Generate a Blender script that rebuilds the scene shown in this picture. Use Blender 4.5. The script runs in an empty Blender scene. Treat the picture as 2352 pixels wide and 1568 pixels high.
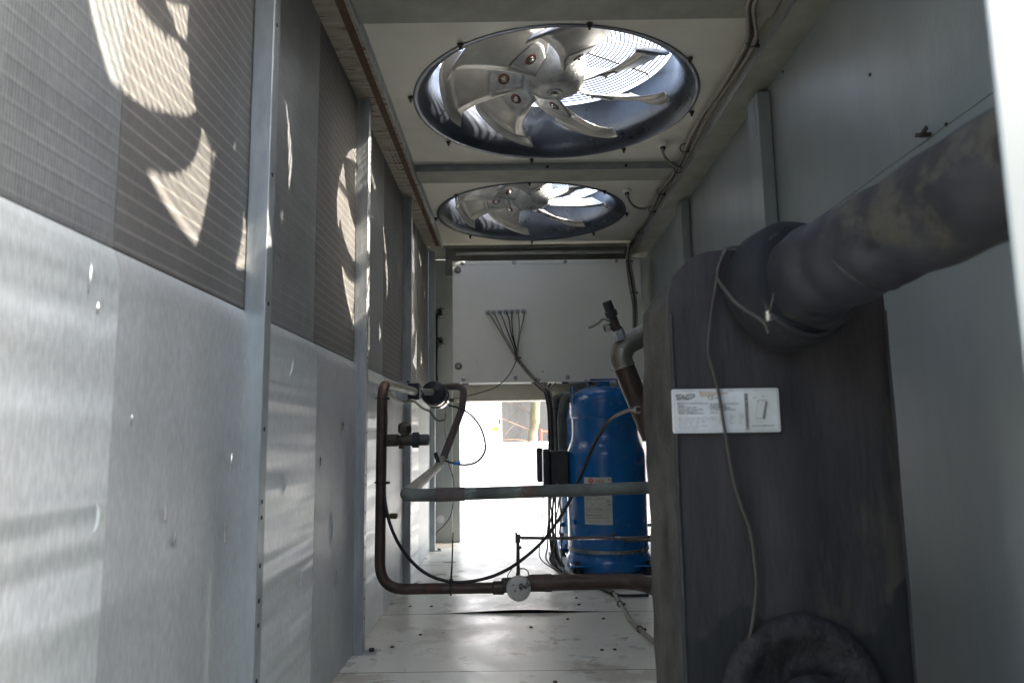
import bpy, bmesh, math, random
from mathutils import Vector, Matrix, noise
random.seed(7)
S = bpy.context.scene
COL = S.collection
PI = math.pi
R = math.radians

# ------------------------------------------------------------------ camera
FPX = 1650.0                      # focal length in pixels of a 2352 px wide frame
CAMZ = 0.677
cam_d = bpy.data.cameras.new('camera')
cam = bpy.data.objects.new('camera', cam_d); COL.objects.link(cam)
cam_d.sensor_width = 36.0
cam_d.lens = FPX / 2352 * 36.0
cam_d.clip_start = 0.02; cam_d.clip_end = 3000
CM = (Matrix.Translation((0, 0, CAMZ)) @ Matrix.Rotation(0.0018, 4, 'Z')
      @ Matrix.Rotation(PI/2 + math.atan(220/FPX), 4, 'X') @ Matrix.Rotation(-0.014, 4, 'Z'))
cam.matrix_world = CM
cam_d.dof.use_dof = True; cam_d.dof.focus_distance = 2.7; cam_d.dof.aperture_fstop = 5.0
S.camera = cam

# ------------------------------------------------------------------ light
sun_travel = Vector((-0.72, 0.05, -0.69)).normalized()
w = bpy.data.worlds.new('World'); S.world = w; w.use_nodes = True
nt = w.node_tree
sky = nt.nodes.new('ShaderNodeTexSky'); sky.sky_type = 'NISHITA'; sky.sun_disc = False
sky.sun_elevation = math.asin(-sun_travel.z)
sky.sun_rotation = math.atan2(-sun_travel.x, -sun_travel.y)
sky.dust_density = 4.0; sky.air_density = 0.9; sky.ozone_density = 0.6
hs = nt.nodes.new('ShaderNodeHueSaturation'); hs.inputs['Saturation'].default_value = 0.72      # hazy, washed-out sky
nt.links.new(sky.outputs[0], hs.inputs['Color']); nt.links.new(hs.outputs[0], nt.nodes['Background'].inputs[0])
nt.nodes['Background'].inputs[1].default_value = 0.15
sd = bpy.data.lights.new('sun', 'SUN'); sun = bpy.data.objects.new('sun', sd); COL.objects.link(sun)
sd.energy = 3.6; sd.angle = R(0.5); sd.color = (1.0, 0.90, 0.77)
sun.rotation_euler = (-sun_travel).to_track_quat('Z', 'Y').to_euler()
S.view_settings.view_transform = 'Standard'; S.view_settings.look = 'None'
S.view_settings.gamma = 1; S.view_settings.exposure = 3.4
S.view_settings.use_curve_mapping = False
S.render.engine = 'CYCLES'
S.cycles.max_bounces = 14; S.cycles.diffuse_bounces = 8; S.cycles.glossy_bounces = 6
S.cycles.sample_clamp_indirect = 8

# ------------------------------------------------------------------ pixel -> point on a given plane (metres)
def at(px, py, X=None, Y=None, Z=None):
    d = (CM.to_3x3() @ Vector(((px-1176)/FPX, (784-py)/FPX, -1)))
    o = CM.translation
    if Y is not None: t = (Y-o.y)/d.y
    elif X is not None: t = (X-o.x)/d.x
    else: t = (Z-o.z)/d.z
    return o + d*t

# ------------------------------------------------------------------ materials
def M(name, c1, c2=None, rough=(0.5, 0.5), metal=0.0, scale=4, stretch=(1, 1, 1), bump=0.0, bscale=60,
      spots=None, spec=0.5, detail=6, rstretch=None, lo=0.35, hi=0.65, coat=0, bdist=0.01):
    m = bpy.data.materials.new(name); m.use_nodes = True
    t = m.node_tree; N = t.nodes; L = t.links
    b = N['Principled BSDF']
    tc = N.new('ShaderNodeTexCoord')
    mp = N.new('ShaderNodeMapping'); mp.inputs['Scale'].default_value = stretch
    L.new(tc.outputs['Object'], mp.inputs[0])
    no = N.new('ShaderNodeTexNoise'); no.inputs['Scale'].default_value = scale; no.inputs['Detail'].default_value = detail
    no.inputs['Roughness'].default_value = 0.62
    L.new(mp.outputs[0], no.inputs[0])
    mr = N.new('ShaderNodeMapRange'); mr.inputs[1].default_value = lo; mr.inputs[2].default_value = hi
    L.new(no.outputs[0], mr.inputs[0])
    mx = N.new('ShaderNodeMix'); mx.data_type = 'RGBA'
    mx.inputs[6].default_value = (*c1, 1); mx.inputs[7].default_value = (*(c2 or c1), 1)
    L.new(mr.outputs[0], mx.inputs[0])
    out = mx.outputs[2]
    if spots:
        for (sc, ssc, th, amt) in (spots if isinstance(spots, list) else [spots]):
            n2 = N.new('ShaderNodeTexNoise'); n2.inputs['Scale'].default_value = ssc; n2.inputs['Detail'].default_value = 8
            n2.inputs['Roughness'].default_value = 0.7
            L.new(mp.outputs[0], n2.inputs[0])
            r2 = N.new('ShaderNodeMapRange'); r2.inputs[1].default_value = th; r2.inputs[2].default_value = th+0.06
            r2.inputs[4].default_value = amt
            L.new(n2.outputs[0], r2.inputs[0])
            m2 = N.new('ShaderNodeMix'); m2.data_type = 'RGBA'
            L.new(r2.outputs[0], m2.inputs[0]); L.new(out, m2.inputs[6]); m2.inputs[7].default_value = (*sc, 1)
            out = m2.outputs[2]
    L.new(out, b.inputs['Base Color'])
    rr = N.new('ShaderNodeMapRange'); rr.inputs[1].default_value = 0.3; rr.inputs[2].default_value = 0.7
    rr.inputs[3].default_value = rough[0]; rr.inputs[4].default_value = rough[1]
    n3 = N.new('ShaderNodeTexNoise'); n3.inputs['Scale'].default_value = scale*2.3; n3.inputs['Detail'].default_value = 5
    L.new(mp.outputs[0], n3.inputs[0]); L.new(n3.outputs[0], rr.inputs[0]); L.new(rr.outputs[0], b.inputs['Roughness'])
    b.inputs['Metallic'].default_value = metal
    b.inputs['Specular IOR Level'].default_value = spec
    b.inputs['Coat Weight'].default_value = coat
    if bump:
        nb = N.new('ShaderNodeTexNoise'); nb.inputs['Scale'].default_value = bscale; nb.inputs['Detail'].default_value = 4
        L.new(mp.outputs[0], nb.inputs[0])
        bp = N.new('ShaderNodeBump'); bp.inputs['Strength'].default_value = bump; bp.inputs['Distance'].default_value = bdist
        L.new(nb.outputs[0], bp.inputs['Height']); L.new(bp.outputs[0], b.inputs['Normal'])
    return m

door_paint = M('door_paint', (0.36, 0.385, 0.36), (0.31, 0.335, 0.315), (0.4, 0.5), scale=2.5)
white_paint = M('white_paint', (0.83, 0.83, 0.78), (0.77, 0.77, 0.71), (0.35, 0.5), scale=2.5, bump=0.05, bscale=180,
                spots=[((0.22, 0.15, 0.09), 45, 0.72, 0.6)])
ceil_paint = M('ceiling_paint', (0.70, 0.69, 0.62), (0.60, 0.58, 0.51), (0.4, 0.55), scale=3, bump=0.04, bscale=150,
               spots=[((0.12, 0.09, 0.06), 38, 0.72, 0.8)])
wall_paint = M('grey_wall_paint', (0.255, 0.29, 0.29), (0.20, 0.23, 0.235), (0.3, 0.42), scale=3, stretch=(1, 1, 0.35),
               bump=0.06, bscale=160, spots=[((0.12, 0.09, 0.06), 42, 0.69, 0.7), ((0.30, 0.32, 0.31), 2.5, 0.55, 0.35)])
steel_grey = M('grey_steel', (0.30, 0.33, 0.33), (0.22, 0.24, 0.24), (0.35, 0.5), 0.4, scale=12, bump=0.05, bscale=90,
               spots=[((0.18, 0.12, 0.08), 22, 0.68, 0.5)])
beam_mat = M('beam_paint', (0.33, 0.33, 0.29), (0.24, 0.24, 0.20), (0.5, 0.7), scale=7, bump=0.08, bscale=90,
             spots=[((0.16, 0.17, 0.15), 9, 0.62, 0.6)])
galv = M('galvanised_steel', (0.47, 0.51, 0.51), (0.37, 0.41, 0.42), (0.3, 0.5), 0.65, scale=30, stretch=(1, 1, 0.3), bump=0.05, bscale=120)
galv_worn = M('worn_galvanised_steel', (0.50, 0.52, 0.52), (0.30, 0.33, 0.36), (0.3, 0.6), 0.5, scale=22, stretch=(1, 1, 0.25), bump=0.1, bscale=60)
rust_rail = M('rusty_rail', (0.42, 0.39, 0.33), (0.28, 0.24, 0.19), (0.6, 0.8), 0.2, scale=9, stretch=(1, 5, 1), bump=0.25, bscale=50,
              spots=[((0.16, 0.075, 0.04), 8, 0.55, 0.9)])
red_rust = M('red_rust', (0.13, 0.045, 0.028), (0.08, 0.03, 0.02), (0.8, 0.95), scale=40, bump=0.3, bscale=90)
rust = M('rust', (0.13, 0.075, 0.05), (0.08, 0.05, 0.035), (0.8, 0.95), scale=40, bump=0.3, bscale=90)
dark_hole = M('dark_hole', (0.008, 0.007, 0.006), None, (0.9, 0.9))
duct_mat = M('galvanised_duct', (0.085, 0.10, 0.125), (0.05, 0.058, 0.07), (0.26, 0.36), 0.7, scale=5)
blade_mat = M('cast_aluminium_blade', (0.58, 0.575, 0.54), (0.44, 0.43, 0.40), (0.30, 0.45), 0.55, scale=9, bump=0.06, bscale=110,
              spots=[((0.22, 0.17, 0.12), 40, 0.68, 0.5)])
hub_mat = M('weathered_hub', (0.46, 0.47, 0.46), (0.26, 0.27, 0.27), (0.4, 0.65), 0.45, scale=22, bump=0.18, bscale=140)
wire_mat = M('grille_wire', (0.025, 0.025, 0.028), None, (0.4, 0.5), 0.5)
black_rubber = M('black_rubber', (0.010, 0.010, 0.012), (0.015, 0.015, 0.018), (0.55, 0.7), scale=30)
black_plastic = M('black_plastic', (0.02, 0.022, 0.026), (0.035, 0.037, 0.042), (0.35, 0.55), scale=20, bump=0.05)
grey_cable = M('grey_cable', (0.30, 0.28, 0.24), (0.20, 0.18, 0.15), (0.5, 0.6), scale=30)
dark_cable = M('dark_grey_cable', (0.055, 0.050, 0.044), (0.035, 0.032, 0.028), (0.5, 0.6), scale=30)
blue_paint = M('blue_enamel', (0.0, 0.13, 0.42), (0.0, 0.105, 0.34), (0.16, 0.3), scale=5, bump=0.03, bscale=30, coat=0.3,
               spots=[((0.12, 0.07, 0.03), 14, 0.82, 0.6)])
label_white = M('label_stock', (0.66, 0.66, 0.60), (0.56, 0.56, 0.48), (0.35, 0.5), scale=14)
label_cool = M('silvery_label_stock', (0.60, 0.64, 0.66), (0.50, 0.53, 0.50), (0.3, 0.45), scale=12)
ink = M('black_ink', (0.03, 0.03, 0.03), None, (0.6, 0.6))
ink_grey = M('grey_ink', (0.17, 0.17, 0.17), None, (0.6, 0.6))
ink_brown = M('brown_ink', (0.12, 0.05, 0.04), None, (0.6, 0.6))
ink_red = M('red_ink', (0.55, 0.05, 0.05), None, (0.5, 0.5))
brass = M('dull_brass', (0.24, 0.17, 0.08), (0.13, 0.10, 0.06), (0.4, 0.6), 0.7, scale=30, bump=0.1)
bronze = M('tarnished_bronze', (0.10, 0.085, 0.065), (0.05, 0.045, 0.04), (0.5, 0.7), 0.5, scale=25, bump=0.15, bscale=70)
chrome = M('bright_steel', (0.62, 0.60, 0.55), (0.45, 0.43, 0.38), (0.15, 0.35), 0.9, scale=25, bump=0.05)
dull_steel = M('dusty_steel', (0.30, 0.29, 0.25), (0.20, 0.19, 0.165), (0.32, 0.5), 0.8, scale=18, stretch=(1, 1, 0.4), bump=0.04, bscale=50)
copper = M('tarnished_copper', (0.10, 0.070, 0.055), (0.055, 0.040, 0.034), (0.35, 0.6), 0.55, scale=9, bump=0.06, bscale=80,
           spots=[((0.16, 0.07, 0.04), 9, 0.6, 0.6)])
verdigris = M('verdigris_copper', (0.155, 0.18, 0.16), (0.075, 0.078, 0.072), (0.5, 0.75), 0.25, scale=10, bump=0.08, bscale=80,
              spots=[((0.12, 0.045, 0.03), 6, 0.6, 0.7), ((0.25, 0.38, 0.31), 14, 0.62, 0.7)])
dusty_copper = M('dusty_copper', (0.15, 0.125, 0.115), (0.09, 0.075, 0.07), (0.5, 0.7), 0.35, scale=14, bump=0.06, bscale=80,
                 spots=[((0.3, 0.3, 0.28), 50, 0.66, 0.6)])
pale_pipe = M('pale_dusty_pipe', (0.42, 0.42, 0.36), (0.30, 0.30, 0.25), (0.5, 0.7), 0.3, scale=14, bump=0.05, bscale=80)
white_cap = M('chipped_white_cap', (0.55, 0.54, 0.49), (0.42, 0.41, 0.36), (0.6, 0.8), scale=30, bump=0.2, bscale=60,
              spots=[((0.03, 0.027, 0.024), 30, 0.545, 0.95)])
blue_clip = M('bright_blue_plastic', (0.0, 0.25, 0.75), None, (0.4, 0.5))
cream_paint = M('cream_paint', (0.62, 0.58, 0.46), (0.50, 0.46, 0.35), (0.45, 0.6), scale=6,
                spots=[((0.12, 0.10, 0.07), 60, 0.62, 0.7)])
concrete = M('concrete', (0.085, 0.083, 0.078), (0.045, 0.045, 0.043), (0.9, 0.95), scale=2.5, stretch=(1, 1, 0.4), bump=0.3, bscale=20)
yard_mat = M('yard_concrete', (0.34, 0.335, 0.31), (0.26, 0.255, 0.235), (0.85, 0.95), scale=1.5, bump=0.2, bscale=30)
bright_white = M('outdoor_white_paint', (0.80, 0.80, 0.80), (0.76, 0.76, 0.76), (0.3, 0.4), scale=2)
yellow = M('yellow_mark', (0.85, 0.50, 0.02), None, (0.5, 0.5))
bark = M('mossy_bark', (0.15, 0.125, 0.085), (0.04, 0.045, 0.02), (0.9, 0.95), scale=3.5, stretch=(1, 1, 0.4), bump=0.6, bscale=18)
twig_mat = M('bare_twig', (0.10, 0.065, 0.045), None, (0.9, 0.9))
red_iron = M('red_ironwork', (0.35, 0.06, 0.04), None, (0.6, 0.7))
tape_mat = M('foam_tape', (0.034, 0.037, 0.045), (0.012, 0.013, 0.016), (0.45, 0.7), scale=5, bump=0.25, bscale=25,
             spots=[((0.058, 0.056, 0.040), 6, 0.54, 0.75), ((0.008, 0.008, 0.009), 7, 0.58, 0.8), ((0.12, 0.10, 0.04), 16, 0.70, 0.7)])

def floor_material():
    m = M('floor_paint', (0.80, 0.78, 0.69), (0.70, 0.68, 0.59), (0.24, 0.42), scale=3, bump=0.03, bscale=8,
          spots=[((0.38, 0.32, 0.23), 2.6, 0.53, 0.6), ((0.22, 0.16, 0.10), 8, 0.60, 0.75), ((0.16, 0.12, 0.08), 28, 0.64, 0.8), ((0.07, 0.06, 0.05), 70, 0.70, 0.9)])
    return m
floor_mat = floor_material()

def coil_material(name, c1, c2, rough, metal, line_amt, band_bump, period=0.0245):
    """Finned aluminium: fine upright fins, level tubes every few centimetres, soft level waviness."""
    m = bpy.data.materials.new(name); m.use_nodes = True
    t = m.node_tree; N = t.nodes; L = t.links; b = N['Principled BSDF']
    tc = N.new('ShaderNodeTexCoord'); sp = N.new('ShaderNodeSeparateXYZ'); L.new(tc.outputs['Object'], sp.inputs[0])
    def mth(op, a, bb=None, c=None):
        n = N.new('ShaderNodeMath'); n.operation = op
        for i, v in enumerate((a, bb, c)):
            if v is None: continue
            if hasattr(v, 'links'): L.new(v, n.inputs[i])
            else: n.inputs[i].default_value = v
        return n.outputs[0]
    fr = mth('FRACT', mth('DIVIDE', sp.outputs[2], period))
    tri = mth('ABSOLUTE', mth('SUBTRACT', fr, 0.5))            # 0 at tube centre
    line = N.new('ShaderNodeMapRange'); line.inputs[1].default_value = 0.16; line.inputs[2].default_value = 0.05
    L.new(tri, line.inputs[0])
    no = N.new('ShaderNodeTexNoise'); no.inputs['Scale'].default_value = 5; no.inputs['Detail'].default_value = 7; no.inputs['Roughness'].default_value = 0.65
    mp = N.new('ShaderNodeMapping'); mp.inputs['Scale'].default_value = (1, 1, 0.5); L.new(tc.outputs['Object'], mp.inputs[0]); L.new(mp.outputs[0], no.inputs[0])
    mr = N.new('ShaderNodeMapRange'); mr.inputs[1].default_value = 0.38; mr.inputs[2].default_value = 0.62; L.new(no.outputs[0], mr.inputs[0])
    mx = N.new('ShaderNodeMix'); mx.data_type = 'RGBA'; mx.inputs[6].default_value = (*c1, 1); mx.inputs[7].default_value = (*c2, 1)
    L.new(mr.outputs[0], mx.inputs[0])
    # fine speckle of dust
    n2 = N.new('ShaderNodeTexNoise'); n2.inputs['Scale'].default_value = 160; n2.inputs['Detail'].default_value = 3
    mp2 = N.new('ShaderNodeMapping'); mp2.inputs['Scale'].default_value = (1, 1.6, 0.35); L.new(tc.outputs['Object'], mp2.inputs[0]); L.new(mp2.outputs[0], n2.inputs[0])
    r2 = N.new('ShaderNodeMapRange'); r2.inputs[1].default_value = 0.35; r2.inputs[2].default_value = 0.7; r2.inputs[3].default_value = 0.88; r2.inputs[4].default_value = 1.1
    L.new(n2.outputs[0], r2.inputs[0])
    mu = N.new('ShaderNodeMix'); mu.data_type = 'RGBA'; mu.blend_type = 'MULTIPLY'; mu.inputs[0].default_value = 1
    cc = N.new('ShaderNodeCombineColor'); [L.new(r2.outputs[0], cc.inputs[i]) for i in range(3)]
    L.new(mx.outputs[2], mu.inputs[6]); L.new(cc.outputs[0], mu.inputs[7])
    ml = N.new('ShaderNodeMix'); ml.data_type = 'RGBA'; ml.inputs[7].default_value = (0.62, 0.6, 0.54, 1)
    L.new(mu.outputs[2], ml.inputs[6]); L.new(mth('MULTIPLY', line.outputs[0], line_amt), ml.inputs[0])
    L.new(ml.outputs[2], b.inputs['Base Color'])
    b.inputs['Metallic'].default_value = metal; b.inputs['Roughness'].default_value = rough
    # relief: fins 2.6 mm apart + wavy level bands
    fin = mth('SINE', mth('MULTIPLY', sp.outputs[1], 2*PI/0.0052))
    wv = N.new('ShaderNodeTexNoise'); wv.noise_dimensions = '2D'; wv.inputs['Scale'].default_value = 1; wv.inputs['Detail'].default_value = 1.5
    cx = N.new('ShaderNodeCombineXYZ'); L.new(mth('MULTIPLY', sp.outputs[2], 11.0), cx.inputs[0]); L.new(mth('MULTIPLY', sp.outputs[1], 0.7), cx.inputs[1])
    L.new(cx.outputs[0], wv.inputs[0])
    h = mth('ADD', mth('MULTIPLY', fin, 0.0002), mth('MULTIPLY', wv.outputs[0], band_bump))
    h = mth('ADD', h, mth('MULTIPLY', line.outputs[0], 0.00035 if line_amt else 0.0))
    h = mth('ADD', h, mth('MULTIPLY', n2.outputs[0], 0.0002))
    bp = N.new('ShaderNodeBump'); bp.inputs['Strength'].default_value = 1; bp.inputs['Distance'].default_value = 1.0
    L.new(h, bp.inputs['Height']); L.new(bp.outputs[0], b.inputs['Normal'])
    return m
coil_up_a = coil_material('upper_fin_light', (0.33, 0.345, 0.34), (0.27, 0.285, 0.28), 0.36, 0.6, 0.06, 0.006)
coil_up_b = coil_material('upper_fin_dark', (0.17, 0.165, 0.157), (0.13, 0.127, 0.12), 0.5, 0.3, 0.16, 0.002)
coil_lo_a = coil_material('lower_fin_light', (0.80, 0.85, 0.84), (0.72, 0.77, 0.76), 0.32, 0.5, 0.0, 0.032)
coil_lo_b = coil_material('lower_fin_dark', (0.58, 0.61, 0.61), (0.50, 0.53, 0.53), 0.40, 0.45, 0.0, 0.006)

def insulation_material():
    m = M('black_foam_insulation', (0.042, 0.039, 0.041), (0.012, 0.0125, 0.015), (0.75, 0.95), scale=9, stretch=(1, 1, 0.22),
          bump=0.35, bscale=140, bdist=0.004, spots=[((0.060, 0.058, 0.040), 5, 0.56, 0.5), ((0.007, 0.008, 0.010), 4, 0.60, 0.6)])
    t = m.node_tree; N = t.nodes; L = t.links; b = N['Principled BSDF']
    # damp dark patch with a ragged rim low on the jacket
    src = b.inputs['Base Color'].links[0].from_socket
    tc = N.new('ShaderNodeTexCoord'); sp = N.new('ShaderNodeSeparateXYZ'); L.new(tc.outputs['Object'], sp.inputs[0])
    n = N.new('ShaderNodeTexNoise'); n.inputs['Scale'].default_value = 9; n.inputs['Detail'].default_value = 7; L.new(tc.outputs['Object'], n.inputs[0])
    a = N.new('ShaderNodeMath'); a.operation = 'MULTIPLY_ADD'; a.inputs[1].default_value = 0.30; L.new(n.outputs[0], a.inputs[0])
    L.new(sp.outputs[2], a.inputs[2])                         # z + 0.3*noise
    bx = N.new('ShaderNodeMath'); bx.operation = 'MULTIPLY_ADD'; bx.inputs[1].default_value = -0.15; L.new(sp.outputs[0], bx.inputs[0]); L.new(a.outputs[0], bx.inputs[2])
    mr = N.new('ShaderNodeMapRange'); mr.inputs[1].default_value = 0.560; mr.inputs[2].default_value = 0.545; L.new(bx.outputs[0], mr.inputs[0])
    mx = N.new('ShaderNodeMix'); mx.data_type = 'RGBA'; mx.inputs[7].default_value = (0.009, 0.0115, 0.014, 1)
    L.new(mr.outputs[0], mx.inputs[0]); L.new(src, mx.inputs[6]); L.new(mx.outputs[2], b.inputs['Base Color'])
    return m
insul = insulation_material()
insul_side = M('grey_foam_side', (0.075, 0.071, 0.062), (0.025, 0.024, 0.022), (0.8, 0.95), scale=9, bump=0.8, bscale=90, bdist=0.004,
               spots=[((0.02, 0.02, 0.02), 5, 0.6, 0.9)])

# ------------------------------------------------------------------ mesh builder
class MB:
    def __init__(s): s.v = []; s.f = []
    def add(s, vs, fs):
        n = len(s.v); s.v += [Vector(v) for v in vs]; s.f += [[i+n for i in f] for f in fs]; return s
    def box(s, a, b):
        x0, y0, z0 = [min(p, q) for p, q in zip(a, b)]; x1, y1, z1 = [max(p, q) for p, q in zip(a, b)]
        return s.add([(x0, y0, z0), (x1, y0, z0), (x1, y1, z0), (x0, y1, z0), (x0, y0, z1), (x1, y0, z1), (x1, y1, z1), (x0, y1, z1)],
                     [(0, 3, 2, 1), (4, 5, 6, 7), (0, 1, 5, 4), (1, 2, 6, 5), (2, 3, 7, 6), (3, 0, 4, 7)])
    def obox(s, c, ax, ay, az):            # oriented box: centre and three half-axis vectors
        c = Vector(c); ax, ay, az = Vector(ax), Vector(ay), Vector(az)
        vs = [c + i*ax + j*ay + k*az for k in (-1, 1) for j in (-1, 1) for i in (-1, 1)]
        return s.add(vs, [(0, 2, 3, 1), (4, 5, 7, 6), (0, 1, 5, 4), (2, 6, 7, 3), (0, 4, 6, 2), (1, 3, 7, 5)])
    def lathe(s, prof, o=(0, 0, 0), d=(0, 0, 1), n=32, closed=False):
        o = Vector(o); d = Vector(d).normalized()
        q = d.to_track_quat('Z', 'Y'); A = q @ Vector((1, 0, 0)); B = q @ Vector((0, 1, 0))
        vs = []; fs = []
        for r, z in prof:
            for i in range(n):
                a = 2*PI*i/n; vs.append(o + d*z + A*(r*math.cos(a)) + B*(r*math.sin(a)))
        m = len(prof); rng = m if closed else m-1
        for j in range(rng):
            k = (j+1) % m
            for i in range(n): fs.append((j*n+i, j*n+(i+1) % n, k*n+(i+1) % n, k*n+i))
        if not closed:
            if prof[0][0] > 1e-5: fs.append(tuple(reversed(range(n))))
            if prof[-1][0] > 1e-5: fs.append(tuple((m-1)*n+i for i in range(n)))
        return s.add(vs, fs)
    def cyl(s, p0, p1, r, r1=None, n=20, ch=0.0):
        p0, p1 = Vector(p0), Vector(p1); h = (p1-p0).length; r1 = r if r1 is None else r1
        pr = [(r, 0), (r1, h)] if not ch else [(r-ch, 0), (r, ch), (r1, h-ch), (r1-ch, h)]
        return s.lathe(pr, p0, p1-p0, n)
    def tube(s, pts, r, n=12, caps=True):
        pts = [Vector(p) for p in pts]; out = [pts[0]]
        for p in pts[1:]:
            if (p-out[-1]).length > 1e-5: out.append(p)
        pts = out; m = len(pts)
        T = [(pts[min(i+1, m-1)]-pts[max(i-1, 0)]).normalized() for i in range(m)]
        u = T[0].orthogonal().normalized(); vs = []; fs = []
        for i in range(m):
            if i: u = (u - T[i]*u.dot(T[i])).normalized()
            wv = T[i].cross(u); rr = r[i] if isinstance(r, (list, tuple)) else r
            for k in range(n):
                a = 2*PI*k/n; vs.append(pts[i] + u*(rr*math.cos(a)) + wv*(rr*math.sin(a)))
        for i in range(m-1):
            for k in range(n): fs.append((i*n+k, i*n+(k+1) % n, (i+1)*n+(k+1) % n, (i+1)*n+k))
        if caps: fs.append(tuple(reversed(range(n)))); fs.append(tuple((m-1)*n+k for k in range(n)))
        return s.add(vs, fs)
    def torus(s, c, d, R_, r, n=48, m=6):
        prof = [(R_+r*math.cos(2*PI*k/m), r*math.sin(2*PI*k/m)) for k in range(m)]
        return s.lathe(prof, c, d, n, closed=True)
    def grid(s, fn, nu, nv, thick=0.0):
        top = [[Vector(fn(i/nu, j/nv)) for j in range(nv+1)] for i in range(nu+1)]
        vs = [p for row in top for p in row]; W = nv+1
        fs = [(i*W+j, (i+1)*W+j, (i+1)*W+j+1, i*W+j+1) for i in range(nu) for j in range(nv)]
        return s.add(vs, fs)

def fillet(pts, br, n=8):
    pts = [Vector(p) for p in pts]; out = [pts[0]]
    for i in range(1, len(pts)-1):
        a, b, c = pts[i-1], pts[i], pts[i+1]
        d1 = (a-b).normalized(); d2 = (c-b).normalized()
        ang = d1.angle(d2); t = min(br/math.tan(ang/2), (a-b).length*0.48, (c-b).length*0.48)
        p, q = b+d1*t, b+d2*t
        for k in range(n+1):
            s_ = k/n; out.append(p*(1-s_)**2 + b*2*s_*(1-s_) + q*s_**2)
    out.append(pts[-1]); return out

def smooth(pts, n=8):
    P = [Vector(p) for p in pts]; P = [2*P[0]-P[1]] + P + [2*P[-1]-P[-2]]; out = []
    for i in range(1, len(P)-2):
        for k in range(n):
            t = k/n; a, b, c, d = P[i-1], P[i], P[i+1], P[i+2]
            out.append(0.5*((2*b) + (c-a)*t + (2*a-5*b+4*c-d)*t*t + (3*b-a-3*c+d)*t**3))
    out.append(P[-2]); return out

def tag(o, label=None, cat=None, group=None, kind=None):
    if label: o['label'] = label
    if cat: o['category'] = cat
    if group: o['group'] = group
    if kind: o['kind'] = kind
    return o

def world_loc(o):
    p = Vector(o.location)
    while o.parent: o = o.parent; p += Vector(o.location)
    return p

def obj(name, mb, mat, parent=None, bevel=0.0, base=None, sharp=35, solid=0.0, recalc=True):
    """Link the collected geometry as ONE mesh object; geometry is given in world metres."""
    off = Vector(base) if base is not None else Vector((0, 0, 0))
    total = off + (world_loc(parent) if parent else Vector((0, 0, 0)))
    me = bpy.data.meshes.new(name)
    me.from_pydata([tuple(v-total) for v in mb.v], [], mb.f)
    if recalc:
        bm = bmesh.new(); bm.from_mesh(me); bmesh.ops.recalc_face_normals(bm, faces=bm.faces); bm.to_mesh(me); bm.free()
    for p in me.polygons: p.use_smooth = True
    me.set_sharp_from_angle(angle=R(sharp))
    me.materials.append(mat)
    o = bpy.data.objects.new(name, me); COL.objects.link(o); o.location = off
    if parent: o.parent = parent
    if solid:
        md = o.modifiers.new('thickness', 'SOLIDIFY'); md.thickness = solid; md.offset = 0
    if bevel:
        md = o.modifiers.new('edge', 'BEVEL'); md.width = bevel; md.segments = 2; md.limit_method = 'ANGLE'; md.angle_limit = R(40)
    return o

def thing(name, label, cat, loc=(0, 0, 0), group=None, kind=None):
    o = bpy.data.objects.new(name, None); COL.objects.link(o); o.location = loc; o.empty_display_size = 0.05
    return tag(o, label, cat, group, kind)

def kids(o): return [c for c in bpy.data.objects if c.parent == o]
def copy_tree(o, parent=None):
    c = o.copy(); COL.objects.link(c); c.parent = parent
    for ch in kids(o):
        if ch is not c: copy_tree(ch, c)
    return c

def text_geo(s, size, bold=0.0, shear=0.0, width=None):
    cu = bpy.data.curves.new('t', 'FONT'); cu.body = s; cu.size = size; cu.offset = bold; cu.shear = shear; cu.resolution_u = 2
    ob = bpy.data.objects.new('t', cu); COL.objects.link(ob)
    dg = bpy.context.evaluated_depsgraph_get(); me = ob.evaluated_get(dg).to_mesh()
    vs = [v.co.copy() for v in me.vertices]; fs = [list(p.vertices) for p in me.polygons]
    ob.evaluated_get(dg).to_mesh_clear(); bpy.data.objects.remove(ob); bpy.data.curves.remove(cu)
    if width and vs:
        w0 = max(v.x for v in vs); k = width/max(w0, 1e-6)
        for v in vs: v.x *= k
    return vs, fs

XL, XR = -0.523, 0.862       # left coil face, right wall face
ZC = 1.90                   # ceiling
YB = 4.90                   # rear end of the machine floor

# ================================================================== SETTING OUTSIDE
g = MB(); g.box((-60, -60, -0.42), (60, 60, -0.40))
tag(obj('ground', g, yard_mat), kind='structure')

# ================================================================== FLOOR
fl = thing('floor', None, None, kind='structure')
ys = [0.44, 1.2, at(1180, 1540, Z=0).y, at(1180, 1407, Z=0).y, 3.30, 4.0, YB]
for i in range(len(ys)-1):
    y0, y1 = ys[i]+0.002, ys[i+1]-0.002
    def fz(u, v, y0=y0, y1=y1, i=i):
        x = -0.55 + u*1.42; y = y0+(y1-y0)*v
        z = 0.0
        if i == 3: z += 0.012*math.exp(-((v)/0.10)**2)*math.exp(-((x-0.02)/0.22)**2)     # sheet edge lifted a little
        z += 0.0012*noise.noise((x*3, y*3, 2))
        return (x, y, z)
    fp = MB(); fp.grid(fz, 40, 24)
    obj('floor_panel', fp, floor_mat, fl)
fu = MB(); fu.box((-0.56, 0.44, -0.05), (0.88, YB, -0.008)); obj('floor_frame', fu, dark_hole, fl)
hb = MB()
for (x, y) in ((942, 1391), (991, 1391), (1324, 1372), (1330, 1387), (1304, 1420), (1386, 1419), (1220, 1439), (1383, 1491), (1412, 1490), (966, 1456), (1275, 1564), (901, 1484)):
    p = at(x, y, Z=0.002); obj('floor_screw', MB().lathe([(0.0, 0.0028), (0.004, 0.0022), (0.0065, 0.0), (0.0065, -0.003)], p, (0, 0, 1), 12), bronze, fl)

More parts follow.
